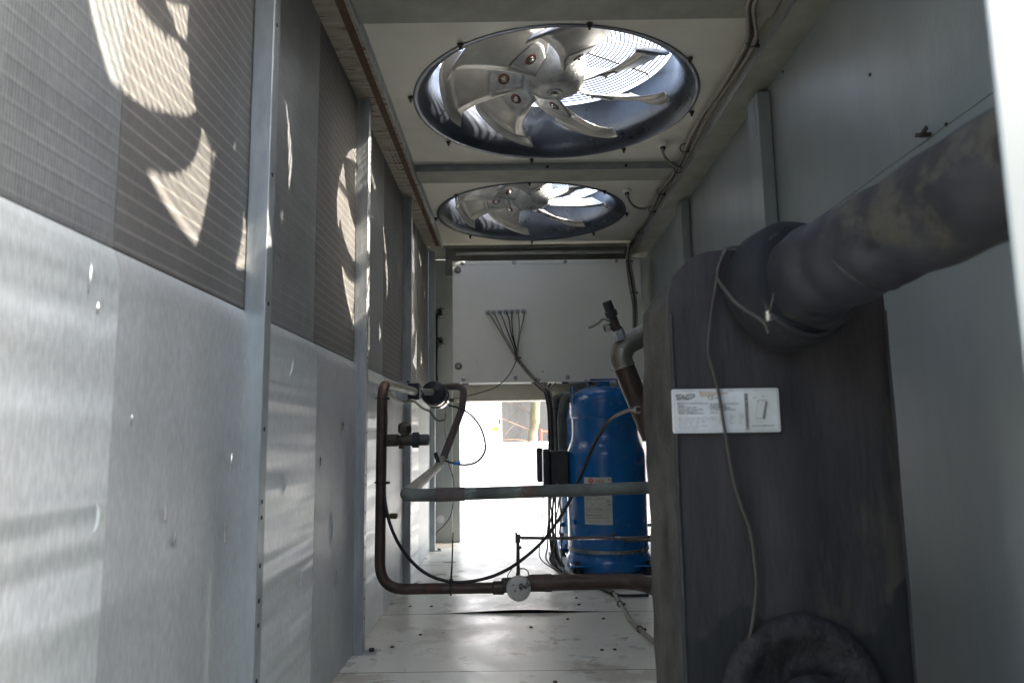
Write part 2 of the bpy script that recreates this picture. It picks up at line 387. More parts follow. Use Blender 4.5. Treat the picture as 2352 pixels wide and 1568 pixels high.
# ================================================================== LEFT SIDE: COILS AND POSTS
post_y = [0.44, 1.405, 2.386, 3.43, 4.47]
mid_y = [0.937, 1.904, 2.916, 3.95]
DENTS = [(1.093, 0.571, 0.030, 0, 0), (0.983, 0.707, 0.020, 0, 0), (1.677, 0.850, 0.055, 0.020, 1), (1.338, 0.640, 0.035, 0.004, 0), (1.320, 0.517, 0.045, -0.004, 0), (1.789, 0.345, 0.05, 0.004, 1),
         (2.08, 0.433, 0.09, 0.0, 1), (1.644, 0.581, 0.05, 0.004, 1), (0.868, 0.878, 0.045, 0.003, 0), (0.888, 0.845, 0.02, 0.002, 0), (2.142, 0.279, 0.06, 0.01, 1), (1.569, 1.075, 0.05, 0.004, 1),
         (1.60, 1.09, 0.03, -0.002, 1), (1.127, 0.528, 0.025, 0, 0), (0.909, 0.587, 0.04, 0, 1), (1.95, 0.62, 0.03, 0.002, 0), (1.88, 0.20, 0.06, 0.02, 1), (2.20, 0.72, 0.03, 0.0, 0)]
def coil(tier, y0, y1, mat, label, grp):
    z0, z1 = (0.004, 0.934) if tier == 0 else (0.937, 1.86)
    x1 = XL if tier == 0 else XL-0.012
    b = MB()
    if tier == 0:      # lower row: front rolls back a little along its top edge
        pr = [(x1, z0), (x1, z1-0.050), (x1-0.0015, z1-0.030), (x1-0.005, z1-0.014), (x1-0.0115, z1), (x1-0.07, z1), (x1-0.07, z0)]; n = len(pr)
        b.add([(x, y, z) for y in (y0+0.0004, y1-0.0004) for x, z in pr], [tuple(range(n)), tuple(reversed(range(n, 2*n)))]+[(i, n+i, n+(i+1) % n, (i+1) % n) for i in range(n)])
    else: b.box((x1-0.07, y0+0.0004, z0), (x1, y1-0.0004, z1))
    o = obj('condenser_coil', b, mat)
    for (yy, zz, ln, tilt, kind) in DENTS:
        if y0 <= yy < y1 and z0 <= zz < z1:
            d = MB()
            d.grid(lambda u, v: (x1+0.0008+(0.0035 if kind else 0.0025)*math.sin(PI*u)*math.sin(PI*v), yy+(u-0.5)*(0.004+0.006*kind)*math.sin(PI*v)+(v-0.5)*tilt+0.010*kind*math.sin(PI*v), zz+(v-0.5)*ln), 6, 10)
            obj('bent_fins', d, chrome if not kind else mat, o)
    tag(o, label, 'condenser coil', grp)
tiers = ['lower', 'upper']
ordn = ['beside the camera', 'before the nearest full post', 'just past the nearest full post', 'before the second full post',
        'just past the second full post', 'before the third post', 'just past the third post', 'before the last post at the far end']
k = 0
for i in range(4):
    ya, yb = post_y[i], post_y[i+1]; ym = mid_y[i]
    for (p, q, ab) in ((ya, ym, 0), (ym, yb, 1)):
        for t in (0, 1):
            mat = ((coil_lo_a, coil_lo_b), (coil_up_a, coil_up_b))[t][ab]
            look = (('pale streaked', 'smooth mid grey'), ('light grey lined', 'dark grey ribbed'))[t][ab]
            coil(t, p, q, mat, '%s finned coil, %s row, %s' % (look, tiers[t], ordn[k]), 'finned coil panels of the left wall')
        k += 1

def post(y, label, worn=False):
    t = thing('coil_post', label, 'post', (XL, y, 0), 'galvanised posts between the coil panels')
    b = MB()
    b.box((XL-0.01, y-0.002, 0), (XL+0.031, y+0.001, 1.862))          # web facing the doorway
    b.box((XL+0.028, y+0.001, 0), (XL+0.031, y+0.036, 1.862))         # flange with the slots
    obj('channel', b, galv_worn if worn else galv, t, bevel=0.0012)
    for z in (0.11, 0.17, 0.23, 0.33, 0.375, 0.44, 0.53, 0.56, 0.70, 0.95, 1.22, 1.55):
        obj('slot_hole', MB().lathe([(0.0, 0.0007), (0.0045, 0.0006), (0.0045, -0.002)], (XL+0.031, y+0.016, z), (1, 0, 0), 10), dark_hole, t)
    f = MB(); f.box((XL+0.002, y+0.001, 0.001), (XL+0.07, y+0.045, 0.005)); obj('foot_plate', f, galv, t, bevel=0.001)
    bo = MB(); bo.cyl((XL+0.055, y+0.025, 0.005), (XL+0.055, y+0.025, 0.014), 0.009, n=6); obj('bolt', bo, bronze, t)
for y, lb, wn in ((0.44, 'galvanised post at the doorway end of the left wall, outside the picture', False),
                  (1.405, 'nearest smooth bluish grey post with dark slots on left coil wall', False),
                  (2.386, 'second post, streaky galvanised steel, beside the brown copper riser', True),
                  (3.43, 'third post with round holes, behind the bracket of the filter drier', True),
                  (4.47, 'last thin post where the coil wall meets the rear panel', False)): post(y, lb, wn)

# left ceiling rail, rusty
t = thing('ceiling_rail', 'long rusty white channel rail along top of the left coil wall', 'rail', (XL, 0, ZC-0.04))
b = MB(); b.box((XL-0.08, 0.44, ZC-0.038), (XL+0.088, 4.36, ZC-0.032)); obj('flange', b, rust_rail, t, bevel=0.001)
b = MB(); b.box((XL+0.0885, 0.44, ZC-0.048), (XL+0.0915, 4.36, ZC-0.002)); obj('lip', b, galv_worn, t)
b = MB(); b.box((XL+0.050, 0.44, ZC-0.0395), (XL+0.074, 4.35, ZC-0.038)); obj('rust_strip', b, rust, t)
for i in range(9):
    for dx in (0.022, 0.040): obj('punched_hole', MB().lathe([(0, -0.001), (0.0035, -0.0008), (0.0035, 0.002)], (XL+dx, 2.85+0.035*i + (0.4 if i > 6 else 0), ZC-0.0385), (0, 0, 1), 8), dark_hole, t)

# ================================================================== RIGHT SIDE WALL
t = thing('side_wall', 'tall painted steel panels closing the right side of machine', 'wall', (XR, 0, 0))
for y0, y1 in ((0.475, 1.17+0.0), (1.17, 2.30), (2.30, 3.40), (3.40, YB)):
    b = MB(); b.box((XR, y0+0.001, 0), (XR+0.03, y1-0.001, 1.274)); obj('wall_panel', b, wall_paint, t, bevel=0.002)
    b = MB(); b.box((XR+0.002, y0+0.001, 1.2765), (XR+0.03, y1-0.001, ZC+0.005)); obj('wall_panel', b, wall_paint, t, bevel=0.002)
for (x, y) in ((2137, 310), (1835, 525)):
    p = at(x, y, X=XR); c = MB(); c.box(p+Vector((-0.022, -0.004, -0.004)), p+Vector((0, 0.004, 0.004)))
    c.obox(p+Vector((-0.018, 0.010, 0.004)), (0.002, 0, 0), (0, 0.010, 0.004), (0, -0.002, 0.004))
    c.obox(p+Vector((-0.018, -0.010, 0.004)), (0.002, 0, 0), (0, 0.010, -0.004), (0, 0.002, 0.004))
    obj('wing_latch', c, bronze, t)
b = MB()
for (x, y) in ((2173, 286), (1858, 517), (1745, 530), (1740, 515), (1998, 172), (1735, 305), (1798, 165)):
    p = at(x, y, X=XR); obj('rivet', MB().lathe([(0, 0.003), (0.0035, 0.002), (0.0045, -0.001)], p, (-1, 0, 0), 10), bronze, t)
for y, lb in ((2.252, 'painted upright post on the right wall above the insulated exchanger'), (3.36, 'far upright post on the right wall beyond the exchanger')):
    t = thing('wall_post', lb, 'post', (XR, y, 0))
    b = MB(); b.box((XR-0.043, y, 0), (XR-0.001, y+0.105, 1.80)); obj('upright', b, wall_paint, t, bevel=0.002)
    c = MB(); c.box((XR-0.0445, y+0.03, 1.66), (XR-0.043, y+0.06, 1.80)); obj('gusset', c, steel_grey, t)

# long ceiling beam, right
t = thing('ceiling_beam', 'long grey beam running under the ceiling along the right wall', 'beam', (0.78, 0, 1.82))
b = MB(); b.box((0.765, 0.46, ZC-0.080), (XR+0.03, 4.55, ZC-0.001)); obj('beam_body', b, beam_mat, t, bevel=0.004)
b = MB(); b.box((0.760, 0.46, ZC-0.084), (0.764, 4.55, ZC-0.060)); obj('edge_lip', b, steel_grey, t)

# ================================================================== FANS AND CEILING PANELS
FR = 0.512
def build_fan():
    t = thing('axial_fan', 'x', 'fan', (0, 0, 0), 'ceiling axial fans')
    prof = [(FR+0.010, -0.003), (FR-0.002, -0.004), (0.502, 0.000), (0.486, 0.010), (0.470, 0.028), (0.459, 0.056), (0.452, 0.10), (0.449, 0.205),
            (0.452, 0.205), (0.455, 0.10), (0.462, 0.058), (0.473, 0.031), (0.489, 0.013), (0.502, 0.004), (FR+0.010, 0.0)]
    obj('bell_mouth', MB().lathe(prof, n=96, closed=True), duct_mat, t)
    hub = MB().lathe([(0.0, 0.046), (0.012, 0.046), (0.016, 0.040), (0.028, 0.038), (0.031, 0.044), (0.046, 0.045), (0.070, 0.050), (0.094, 0.062), (0.110, 0.082), (0.119, 0.108), (0.121, 0.14),
                      (0.117, 0.175), (0.108, 0.190), (0.0, 0.190)], n=48)
    for v in hub.v:
        v += Vector((noise.noise(v*18), noise.noise(v*18+Vector((5, 0, 0))), noise.noise(v*18+Vector((0, 7, 0)))))*0.0022
    h = obj('hub', hub, hub_mat, t)
    obj('hub_bolt', MB().cyl((0, 0, 0.033), (0, 0, 0.044), 0.010, n=6), chrome, h)
    # motor above the hub, held by the guard
    obj('motor', MB().lathe([(0.06, 0.188), (0.098, 0.192), (0.10, 0.23), (0.085, 0.255), (0.0, 0.26)], n=32), hub_mat, t)
    for kb in range(7):
        a0 = R(360/7*kb)
        def surf(u, v):
            r = 0.112 + (0.428-0.112)*u
            c = a0 - R(20)*u**1.4 + R(4)*math.sin(PI*u)
            hw = R(17 + 3*math.sin(PI*min(1, u*1.2)) + 2*u)
            if u < 0.25: hw *= 0.80+0.8*u
            s_ = (v-0.5)*2
            th = c + hw*s_
            # rounded tip corners
            if u > 0.93: r -= 0.010*abs(s_)**6
            pitch = 0.038+0.022*u
            z = 0.098 + pitch*s_ - 0.020*(1-s_*s_)*u
            # pressed frame
            fu, fv = (u-0.66)/0.22, s_/0.70
            d = max(abs(fu), abs(fv)); z -= 0.0075*math.exp(-((d-1)/0.13)**2)
            # root dish around the bolt
            du, dv = (u-0.24)/0.17, s_/0.75
            d2 = math.sqrt(du*du+dv*dv); z += 0.0025*math.exp(-((d2-1)/0.2)**2)
            if u > 0.955: z -= 0.032*((u-0.955)/0.045)
            return (r*math.cos(th), r*math.sin(th), z)
        b = MB().grid(surf, 44, 26)
        bl = obj('blade', b, blade_mat, t, solid=0.0035, sharp=60, recalc=False)
        def plate(u, v):
            s_ = (v-0.5)*2; uu = 0.02+u*0.40
            k_ = 0.72*(1-0.35*max(0, u-0.6)**1.0*abs(s_)**3)
            p = Vector(surf(uu, 0.5+0.5*k_*s_)); p.z -= 0.007; return p
        pl = obj('mounting_plate', MB().grid(plate, 8, 8), hub_mat, bl, solid=0.004, recalc=False)
        cpt = Vector(surf(0.25, 0.5)); cpt.z -= 0.0095
        nrm = (Vector(surf(0.25, 0.6))-Vector(surf(0.25, 0.4))).cross(Vector(surf(0.31, 0.5))-Vector(surf(0.19, 0.5))).normalized()
        if nrm.z > 0: nrm = -nrm
        obj('rusty_washer', MB().lathe([(0.0, 0.003), (0.021, 0.002), (0.022, 0)], cpt, nrm, 20), red_rust, bl)
        obj('blade_bolt', MB().lathe([(0.0, 0.012), (0.005, 0.012), (0.006, 0.006), (0.012, 0.005), (0.013, 0.002)], cpt, nrm, 16), chrome, bl)
    gr = MB()
    for i in range(24):
        rr = 0.075 + 0.0158*i
        gr.torus((0, 0, 0.238 - 0.02*(rr/0.44)**4), (0, 0, 1), rr, 0.0030, n=72, m=5)
    for kk in range(6):
        a = R(18 + 60*kk); dr = Vector((math.cos(a), math.sin(a), 0)); pr = Vector((-dr.y, dr.x, 0))
        offs = (-0.008, 0.008) if kk % 3 == 1 else (0,)
        for of in offs: gr.tube([dr*0.07+pr*of+Vector((0, 0, 0.245)), dr*0.44+pr*of+Vector((0, 0, 0.225)), dr*0.458+pr*of+Vector((0, 0, 0.195))], 0.0048, 6)
    obj('wire_guard', gr, wire_mat, t)
    for kk in range(8):
        a = R(22.5*0 + 45*kk + 88); p = Vector((0.530*math.cos(a), 0.530*math.sin(a), 0))
        obj('mounting_bolt', MB().lathe([(0.011, -0.004), (0.011, -0.0055), (0.0075, -0.006), (0.0075, -0.013), (0.004, -0.013), (0.004, -0.022), (0.0, -0.023)], p, (0, 0, 1), 8),
            bronze, t, recalc=True)
    return t
fan = build_fan()
fan_xy = [(0.167, 2.526), (0.108, 3.866), (0.167, 1.186)]
fan_lb = ['large near ceiling fan with rust ringed bolts on silver sickle blades',
          'far ceiling fan, smaller looking, above the white control box',
          'ceiling fan nearest the doorway, overhead and outside the picture']
fan_rot = [R(190), R(180), R(217)]
for i, (x, y) in enumerate(fan_xy):
    o = fan if i == 0 else copy_tree(fan)
    o.location = (x, y, ZC); o.rotation_euler.z = fan_rot[i]; o['label'] = fan_lb[i]
plates = [(1.875, 3.185, 0), (3.187, 4.48, 1), (0.46, 1.873, 2)]
plab = ['off white ceiling plate around the large near fan', 'off white ceiling plate around the far fan', 'off white ceiling plate around the overhead fan at the doorway']
for (y0, y1, i) in plates:
    cx, cy = fan_xy[i]; X0, X1 = XL+0.07, 0.78; n = 96; rr = FR-0.004
    vs = []; fs = []
    corners = [math.atan2(yy-cy, xx-cx) for xx in (X0, X1) for yy in (y0, y1)]
    A = sorted([2*PI*k/n - PI for k in range(n)] + corners)
    for lv, zz in ((0, ZC), (1, ZC), (1, ZC+0.004), (0, ZC+0.004)):
        for a in A:
            c, s_ = math.cos(a), math.sin(a)
            if lv == 0: vs.append((cx+rr*c, cy+rr*s_, zz))
            else:
                tt = min((X1-cx)/c if c > 1e-9 else 1e9, (X0-cx)/c if c < -1e-9 else 1e9, (y1-cy)/s_ if s_ > 1e-9 else 1e9, (y0-cy)/s_ if s_ < -1e-9 else 1e9)
                vs.append((cx+tt*c, cy+tt*s_, zz))
    m = len(A)
    for L_ in range(4):
        for k in range(m):
            fs.append((L_*m+k, L_*m+(k+1) % m, ((L_+1) % 4)*m+(k+1) % m, ((L_+1) % 4)*m+k))
    tag(obj('ceiling_plate', MB().add(vs, fs), ceil_paint), plab[i], 'ceiling plate', 'ceiling plates carrying the fans')

clab = ['grey cross beam between the two fans in view', 'grey cross beam at top of picture before the near fan', 'cross beam overhead at the doorway, outside the picture']
for i, (y0, y1) in enumerate(((3.107, 3.260), (1.787, 1.940), (0.465, 0.60))):
    t = thing('cross_beam', clab[i], 'beam', (0.16, y0, ZC-0.03), 'cross beams under the ceiling')
    b = MB(); b.box((XL+0.092, y0+0.003, ZC-0.032), (0.759, y1, ZC-0.001)); obj('beam_body', b, beam_mat, t, bevel=0.002)
    b = MB(); b.box((XL+0.092, y0, ZC-0.033), (0.759, y0+0.003, ZC-0.001)); obj('dark_flange', b, steel_grey, t)
    for x in (0.165, 0.52): obj('flange_hole', MB().lathe([(0, 0.001), (0.006, 0.001), (0.007, 0)], (x, y0, ZC-0.017), (0, -1, 0), 14), dark_hole, t)
# roof skin beyond the plates and over the doorway
b = MB(); b.box((XL-0.09, 0.44, ZC+0.006), (XL+0.095, YB, ZC+0.03)); b.box((0.752, 0.44, ZC+0.0065), (XR+0.04, YB, ZC+0.03))
b.box((XL+0.095, 4.47, ZC+0.0065), (0.752, YB+0.02, ZC+0.0295))
tag(obj('roof_frame', b, beam_mat), 'painted steel roof frame round the fan plates', 'roof frame')

rear_paint = M('pale_rear_paint', (0.50, 0.52, 0.49), (0.40, 0.42, 0.40), (0.4, 0.5), scale=3, stretch=(1, 1, 0.4))
header_mat = M('dark_header_paint', (0.13, 0.13, 0.12), (0.08, 0.08, 0.075), (0.6, 0.7), scale=6)  # darker tone for the header sheet above the control box
# ================================================================== REAR END
t = thing('rear_panel', 'grey rear end panel with open bottom, behind the white control box', 'panel', (0, YB, 0))
yb = YB-0.04
xa = at(1056, 1050, Y=yb).x
zb0 = at(1150, 922, Y=yb).z
b = MB()
b.box((XL-0.05, yb, 0), (xa, yb+0.02, ZC)); b.box((xa+0.001, yb, zb0), (XR, yb+0.02, ZC)); obj('sheet', b, rear_paint, t, bevel=0.002)
b = MB(); b.box((XL-0.03, 4.516, 0), (XL-0.012, yb-0.001, ZC+0.005)); obj('side_return', b, wall_paint, t)
b = MB(); b.box((XL-0.03, 4.34, 1.862), (XL-0.012, 4.515, ZC+0.005)); obj('side_filler', b, wall_paint, t)
b = MB(); b.box((xa-0.05, yb-0.03, 0), (xa-0.047, yb-0.001, 1.0)); b.box((xa, yb-0.03, 0), (xa+0.003, yb-0.001, zb0)); obj('folded_edge', b, white_paint, t)
p = at(1012, 1192, Y=yb-0.001)
obj('round_hole', MB().lathe([(0, 0.001), (0.026, 0.001), (0.026, 0)], p, (0, -1, 0), 24), bright_white, t)
b = MB(); zt = at(1240, 597, Y=4.30).z
b.box((at(1047, 590, Y=4.5).x, 4.50, at(1200, 583, Y=4.5).z), (0.72, 4.52, zt+0.11)); obj('top_rail', b, steel_grey, t, bevel=0.002)
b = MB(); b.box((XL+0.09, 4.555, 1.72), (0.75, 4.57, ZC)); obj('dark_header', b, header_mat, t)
# lower cream duct under the box
b = MB(); za, zb_ = at(1150, 920, Y=4.45).z, at(1150, 880, Y=4.45).z
b.box((at(1048, 900, Y=4.45).x, 4.45, za), (0.80, 4.60, zb_+0.05)); obj('lower_rail', b, cream_paint, t, bevel=0.004)

# bulkhead fittings
def fitting(px, py, label):
    c = at(px, py, Y=yb-0.001)
    t = thing('bulkhead_fitting', label, 'fitting', c, 'round clamp fittings on rear panel')
    obj('ring', MB().lathe([(0.0, 0.004), (0.020, 0.004), (0.022, 0.012), (0.026, 0.016), (0.033, 0.014), (0.037, 0.004), (0.039, 0.0)], c, (0, -1, 0), 32), chrome, t)
    cb = MB().box(c+Vector((-0.047, -0.020, -0.006)), c+Vector((0.047, -0.014, 0.006)))
    obj('clamp_bar', cb, galv_worn, t, bevel=0.001)
    obj('port', MB().cyl(c+Vector((0, -0.004, 0)), c+Vector((0, -0.034, 0)), 0.014, n=12), black_rubber, t)
    for s_ in (-1, 1): obj('screw', MB().cyl(c+Vector((s_*0.033, -0.018, 0)), c+Vector((s_*0.033, -0.026, 0)), 0.006, n=6), chrome, t)
fitting(1012, 718, 'upper round clamp fitting on the rear panel with a black hose')
fitting(1013, 785, 'lower round clamp fitting on the rear panel beside the black hose')
def cable(name, label, pts, r, mat, cat='cable', group=None, n=8, sm=10, parts=None):
    tb = MB().tube(smooth(pts, sm), r, n)
    base = Vector(pts[0])
    o = obj(name, tb, mat, base=base)
    return tag(o, label, cat, group)
yh = yb-0.045
cable('rubber_hose', 'black rubber hose hanging from the upper clamp fitting', [at(1012, 718, Y=yh), at(1003, 730, Y=yh), at(1002, 800, Y=yh), at(1001, 850, Y=yh), at(1003, 874, Y=yh-0.05)], 0.0105, black_rubber, 'hose', n=12)

# ================================================================== CONTROL BOX
YX = 4.28
t = thing('control_box', 'large white steel control box high on the rear wall', 'control box', at(1250, 876, Y=YX))
A_, B_ = at(1041, 876, Y=YX), at(1463, 598, Y=YX)
zt1, zb1 = at(1250, 598, Y=YX).z, at(1250, 875, Y=YX).z
b = MB(); b.box((A_.x, YX+0.004, zb1), (B_.x+0.02, YX+0.20, zt1)); obj('housing', b, white_paint, t, bevel=0.002)
b = MB(); b.box((A_.x-0.002, YX, zb1-0.002), (B_.x+0.02, YX+0.0035, zt1-0.022)); obj('cover', b, white_paint, t, bevel=0.0015)
b = MB(); b.box((A_.x-0.003, YX-0.001, zt1-0.0205), (B_.x+0.02, YX+0.0035, zt1+0.002)); obj('top_flange', b, white_paint, t, bevel=0.001)
b = MB(); b.box((A_.x, YX-0.012, zb1-0.0055), (B_.x+0.02, YX+0.20, zb1-0.0025)); obj('bottom_flange', b, bright_white, t)
for x, y in ((1063, 605), (1181, 603), (1298, 601), (1415, 599), (1065, 870), (1184, 868), (1304, 866)):
    p = at(x, y, Y=YX-0.001); obj('cover_screw', MB().lathe([(0, 0.007), (0.005, 0.007), (0.008, 0.005), (0.0125, 0.0015), (0.0135, 0)], p, (0, -1, 0), 16), galv_worn, t)
for x, y in ((1051, 620), (1053, 841)):
    p = at(x, y, Y=YX-0.001)
    o = obj('quarter_turn_lock', MB().lathe([(0.012, 0.004), (0.020, 0.004), (0.022, 0.0)], p, (0, -1, 0), 24), ink_grey, t)
    obj('lock_core', MB().lathe([(0, 0.007), (0.010, 0.006), (0.012, 0.0)], p, (0, -1, 0), 16), chrome, o)
for x, y in ((1247, 853), (1406, 850), (1095, 828)):
    p = at(x, y, Y=YX-0.001); obj('screw_hole', MB().lathe([(0, 0.001), (0.004 if x > 1100 else 0.002, 0.001), (0.004 if x > 1100 else 0.002, 0)], p, (0, -1, 0), 10), dark_hole, t)
for x in (1068, 1228, 1251, 1299, 1354):
    p = at(x, 877, Y=YX); p.y = YX+0.03; p.z = zb1-0.0055
    obj('grommet', MB().cyl(p, p-Vector((0, 0, 0.007)), 0.022, 0.019, n=20), black_rubber, t)
gx = [1120, 1134, 1148, 1162, 1175, 1189, 1203]
knot = at(1188, 822, Y=YX-0.03)
for i, x in enumerate(gx):
    p = at(x, 717-i*0.3, Y=YX-0.001)
    gl = obj('cable_gland', MB().lathe([(0.0, 0.018), (0.006, 0.018), (0.009, 0.012), (0.0125, 0.011), (0.013, 0.004), (0.016, 0.0)], p, (0, -1, 0), 16), galv_worn, t)
mids = {0: [(1128, 724), (1143, 748), (1168, 790)], 1: [(1141, 728), (1157, 765), (1177, 800)], 2: [(1156, 732), (1163, 752), (1180, 796)],
        3: [(1169, 732), (1173, 760), (1184, 800)], 4: [(1175, 740), (1178, 770), (1186, 805)], 5: [(1191, 735), (1191, 765), (1187, 800)], 6: [(1199, 738), (1192, 770), (1188, 800)]}
ends = [(1232, 868), (1262, 905), (1330, 903)]
for i, x in enumerate(gx):
    o_ = Vector(((i-3)*0.0032, -0.004*(i % 2), 0))
    dark = i in (2, 3, 4)
    path = [at(x, 717, Y=YX-0.018), at(x+1, 719, Y=YX-0.036)] + [at(a, bb, Y=YX-0.026)+o_*0.5 for a, bb in mids[i]] + [knot+o_]
    path += [at(1205, 845, Y=YX-0.03)+o_, at(1228, 871, Y=YX-0.04)+o_, at(1252, 889, Y=YX-0.06)+o_, at(1290, 900, Y=YX-0.10)+o_, at(1330, 902, Y=YX-0.15)+o_]
    if dark: path = path[:-5] + [at(1205, 845, Y=YX-0.026)+o_, at(1228, 868, Y=YX-0.03)+o_, at(1252, 895, Y=YX-0.05)+o_, at(1266, 925, Y=YX-0.09)+o_]
    nm = ['first', 'second', 'third', 'fourth, middle', 'fifth', 'sixth', 'seventh, rightmost'][i]
    cable('gland_cable', '%s %s cable from the left leaving the row of glands on white box' % (nm, 'black' if dark else 'grey'), path, 0.0042 if not dark else 0.0034,
          black_rubber if dark else grey_cable, group='cables fanning out of the control box glands')
def tie(c, d, rad, label, tail=None):
    t = thing('cable_tie', label, 'cable tie', c)
    obj('loop', MB().torus(c, d, rad, 0.0022, 24, 6), black_rubber, t)
    dv = Vector(tail) if tail else Vector((rad+0.004, -0.004, 0))
    obj('head', MB().obox(Vector(c)+Vector(dv).normalized()*(rad+0.004), (0.006, 0, 0), (0, 0.004, 0), (0, 0, 0.004)), black_rubber, t)
    return t
tie(knot, (0.3, 0, -1), 0.016, 'small black cable tie gathering the seven gland cables')
tie(at(1206, 0, Y=YX-0.03) if False else at(1231, 872, Y=YX-0.045), (0.8, 0, -0.6), 0.016, 'small black cable tie on the bundle below the control box edge')
cable('sensor_wire', 'thin black wire curving down left from the gland cable knot to the drier',
      [knot, at(1178, 845, Y=4.2), at(1165, 866, Y=4.1), at(1140, 888, Y=3.95), at(1105, 901, Y=3.8), at(1060, 912, Y=3.65), at(1033, 917, Y=3.52)], 0.0028, black_rubber)

# ================================================================== COMPRESSORS
def build_compressor(cx, cy, label, with_label):
    t = thing('compressor', label, 'compressor', (cx, cy, 0.0), 'blue refrigeration compressors')
    c = Vector((cx, cy, 0))
    body = MB().lathe([(0.0, 0.035), (0.185, 0.035), (0.196, 0.045), (0.203, 0.07), (0.206, 0.10), (0.206, 0.565), (0.205, 0.585), (0.200, 0.607), (0.190, 0.630), (0.180, 0.655), (0.1755, 0.68),
                       (0.174, 0.70), (0.174, 0.770), (0.180, 0.774), (0.1815, 0.782), (0.1815, 0.855), (0.179, 0.872), (0.170, 0.893), (0.150, 0.912), (0.115, 0.930), (0.07, 0.940), (0.0, 0.944)], c, (0, 0, 1), 72)
    bo = obj('shell', body, blue_paint, t, sharp=50)
    b = MB()
    for s_, u_ in ((-1, -1), (1, -1), (-1, 1), (1, 1)): b.obox(c+Vector((s_*0.155, u_*0.155, 0.045)), (0.055, 0, 0), (0, 0.055, 0), (0, 0, 0.005))
    b.lathe([(0.0, 0.010), (0.212, 0.010), (0.219, 0.016), (0.219, 0.058), (0.212, 0.072), (0.2045, 0.086), (0.0, 0.086)], c, (0, 0, 1), 48)
    obj('base', b, blue_paint, t, bevel=0.003)
    for s_, u_ in ((-1, -1), (1, -1), (-1, 1), (1, 1)):
        q = c+Vector((s_*0.175, u_*0.175, 0))
        obj('foot', MB().cyl(q+Vector((0, 0, 0.0)), q+Vector((0, 0, 0.040)), 0.030, 0.024, n=20), black_rubber, t)
        obj('foot_bolt', MB().lathe([(0.016, 0.05), (0.018, 0.053), (0.0095, 0.053), (0.0095, 0.066), (0.0, 0.067)], q, (0, 0, 1), 6), bronze, t)
    # heater belt
    o = obj('heater_belt', MB().lathe([(0.2065, 0.100), (0.2095, 0.101), (0.2095, 0.116), (0.2065, 0.117)], c, (0, 0, 1), 72, closed=True), steel_grey, t)
    teeth = MB()
    for k in range(70):
        a = -PI/2 + (k-35)*0.022+0.15
        p = c+Vector((0.2105*math.cos(a), 0.2105*math.sin(a), 0.109)); tg = Vector((-math.sin(a), math.cos(a), 0)); nr = Vector((math.cos(a), math.sin(a), 0))
        teeth.obox(p, tg*0.0012, nr*0.0012, (0, 0, 0.0065))
    obj('belt_spring', teeth, chrome, o)
    # lifting lugs
    for a in (PI+0.35, PI/4):
        nr = Vector((math.cos(a), math.sin(a), 0)); tg = Vector((-nr.y, nr.x, 0)); q = c+nr*0.184
        lug = MB(); lug.obox(q+Vector((0, 0, 0.872)), tg*0.014, nr*0.002, (0, 0, 0.030))
        ring = [(-0.012, 0.90), (-0.012, 0.920), (-0.006, 0.932), (0.006, 0.932), (0.012, 0.920), (0.012, 0.90)]
        lug.tube([q+tg*x+Vector((0, 0, z)) for x, z in ring], 0.005, 8)
        obj('lifting_lug', lug, blue_paint, t)
    br = MB(); br.box(c+Vector((-0.070, -0.03, 0.974)), c+Vector((0.070, 0.03, 0.979)))
    for s_ in (-1, 1): br.obox(c+Vector((s_*0.082, 0, 0.952)), (0.012, 0, -0.026), (0, 0.03, 0), (0.0015, 0, 0.001))
    br.box(c+Vector((-0.03, -0.031, 0.940)), c+Vector((0.03, -0.029, 0.966)))
    obj('top_bracket', br, blue_paint, t)
    # terminal box
    x0 = c.x-0.332; tb = MB()
    tb.box((x0+0.037, c.y-0.075, 0.405), (c.x-0.20, c.y+0.075, 0.605)); tbx = obj('terminal_box', tb, black_plastic, t, bevel=0.008)
    tc = MB(); tc.box((x0, c.y-0.080, 0.410), (x0+0.036, c.y+0.080, 0.612)); obj('terminal_cover', tc, black_plastic, tbx, bevel=0.010)
    obj('box_gland', MB().cyl((c.x-0.26, c.y-0.03, 0.404), (c.x-0.26, c.y-0.03, 0.375), 0.020, n=8), steel_grey, tbx)
    p = Vector((c.x-0.262, c.y-0.076, 0.425)); obj('earth_stud', MB().lathe([(0, 0.006), (0.007, 0.005), (0.008, 0.002), (0.016, 0.002), (0.017, 0)], p, (0, -1, 0), 16), chrome, tbx)
    q = c+Vector((-0.02+0.0, -0.2, 0.20)); q = c + Vector((0.0553, -0.199, 0.175))
    o = obj('oil_fitting', MB().cyl(q, q+Vector((0.004, -0.035, 0)), 0.013, n=16), bronze, t)
    obj('oil_line', MB().tube(fillet([q+Vector((0.003, -0.028, 0)), q+Vector((0.01, -0.045, -0.002)), q+Vector((0.30, -0.05, 0.0))], 0.02), 0.008, 10), dusty_copper, o)
    for k_, (dx, z) in enumerate(((-0.86, 0.25), (-0.90, 0.165))):
        nr = Vector((dx, -math.sqrt(1-dx*dx), 0)).normalized(); obj('plug', MB().cyl(c+nr*0.204+Vector((0, 0, z)), c+nr*0.222+Vector((0, 0, z)), 0.012, n=6), blue_paint, t)
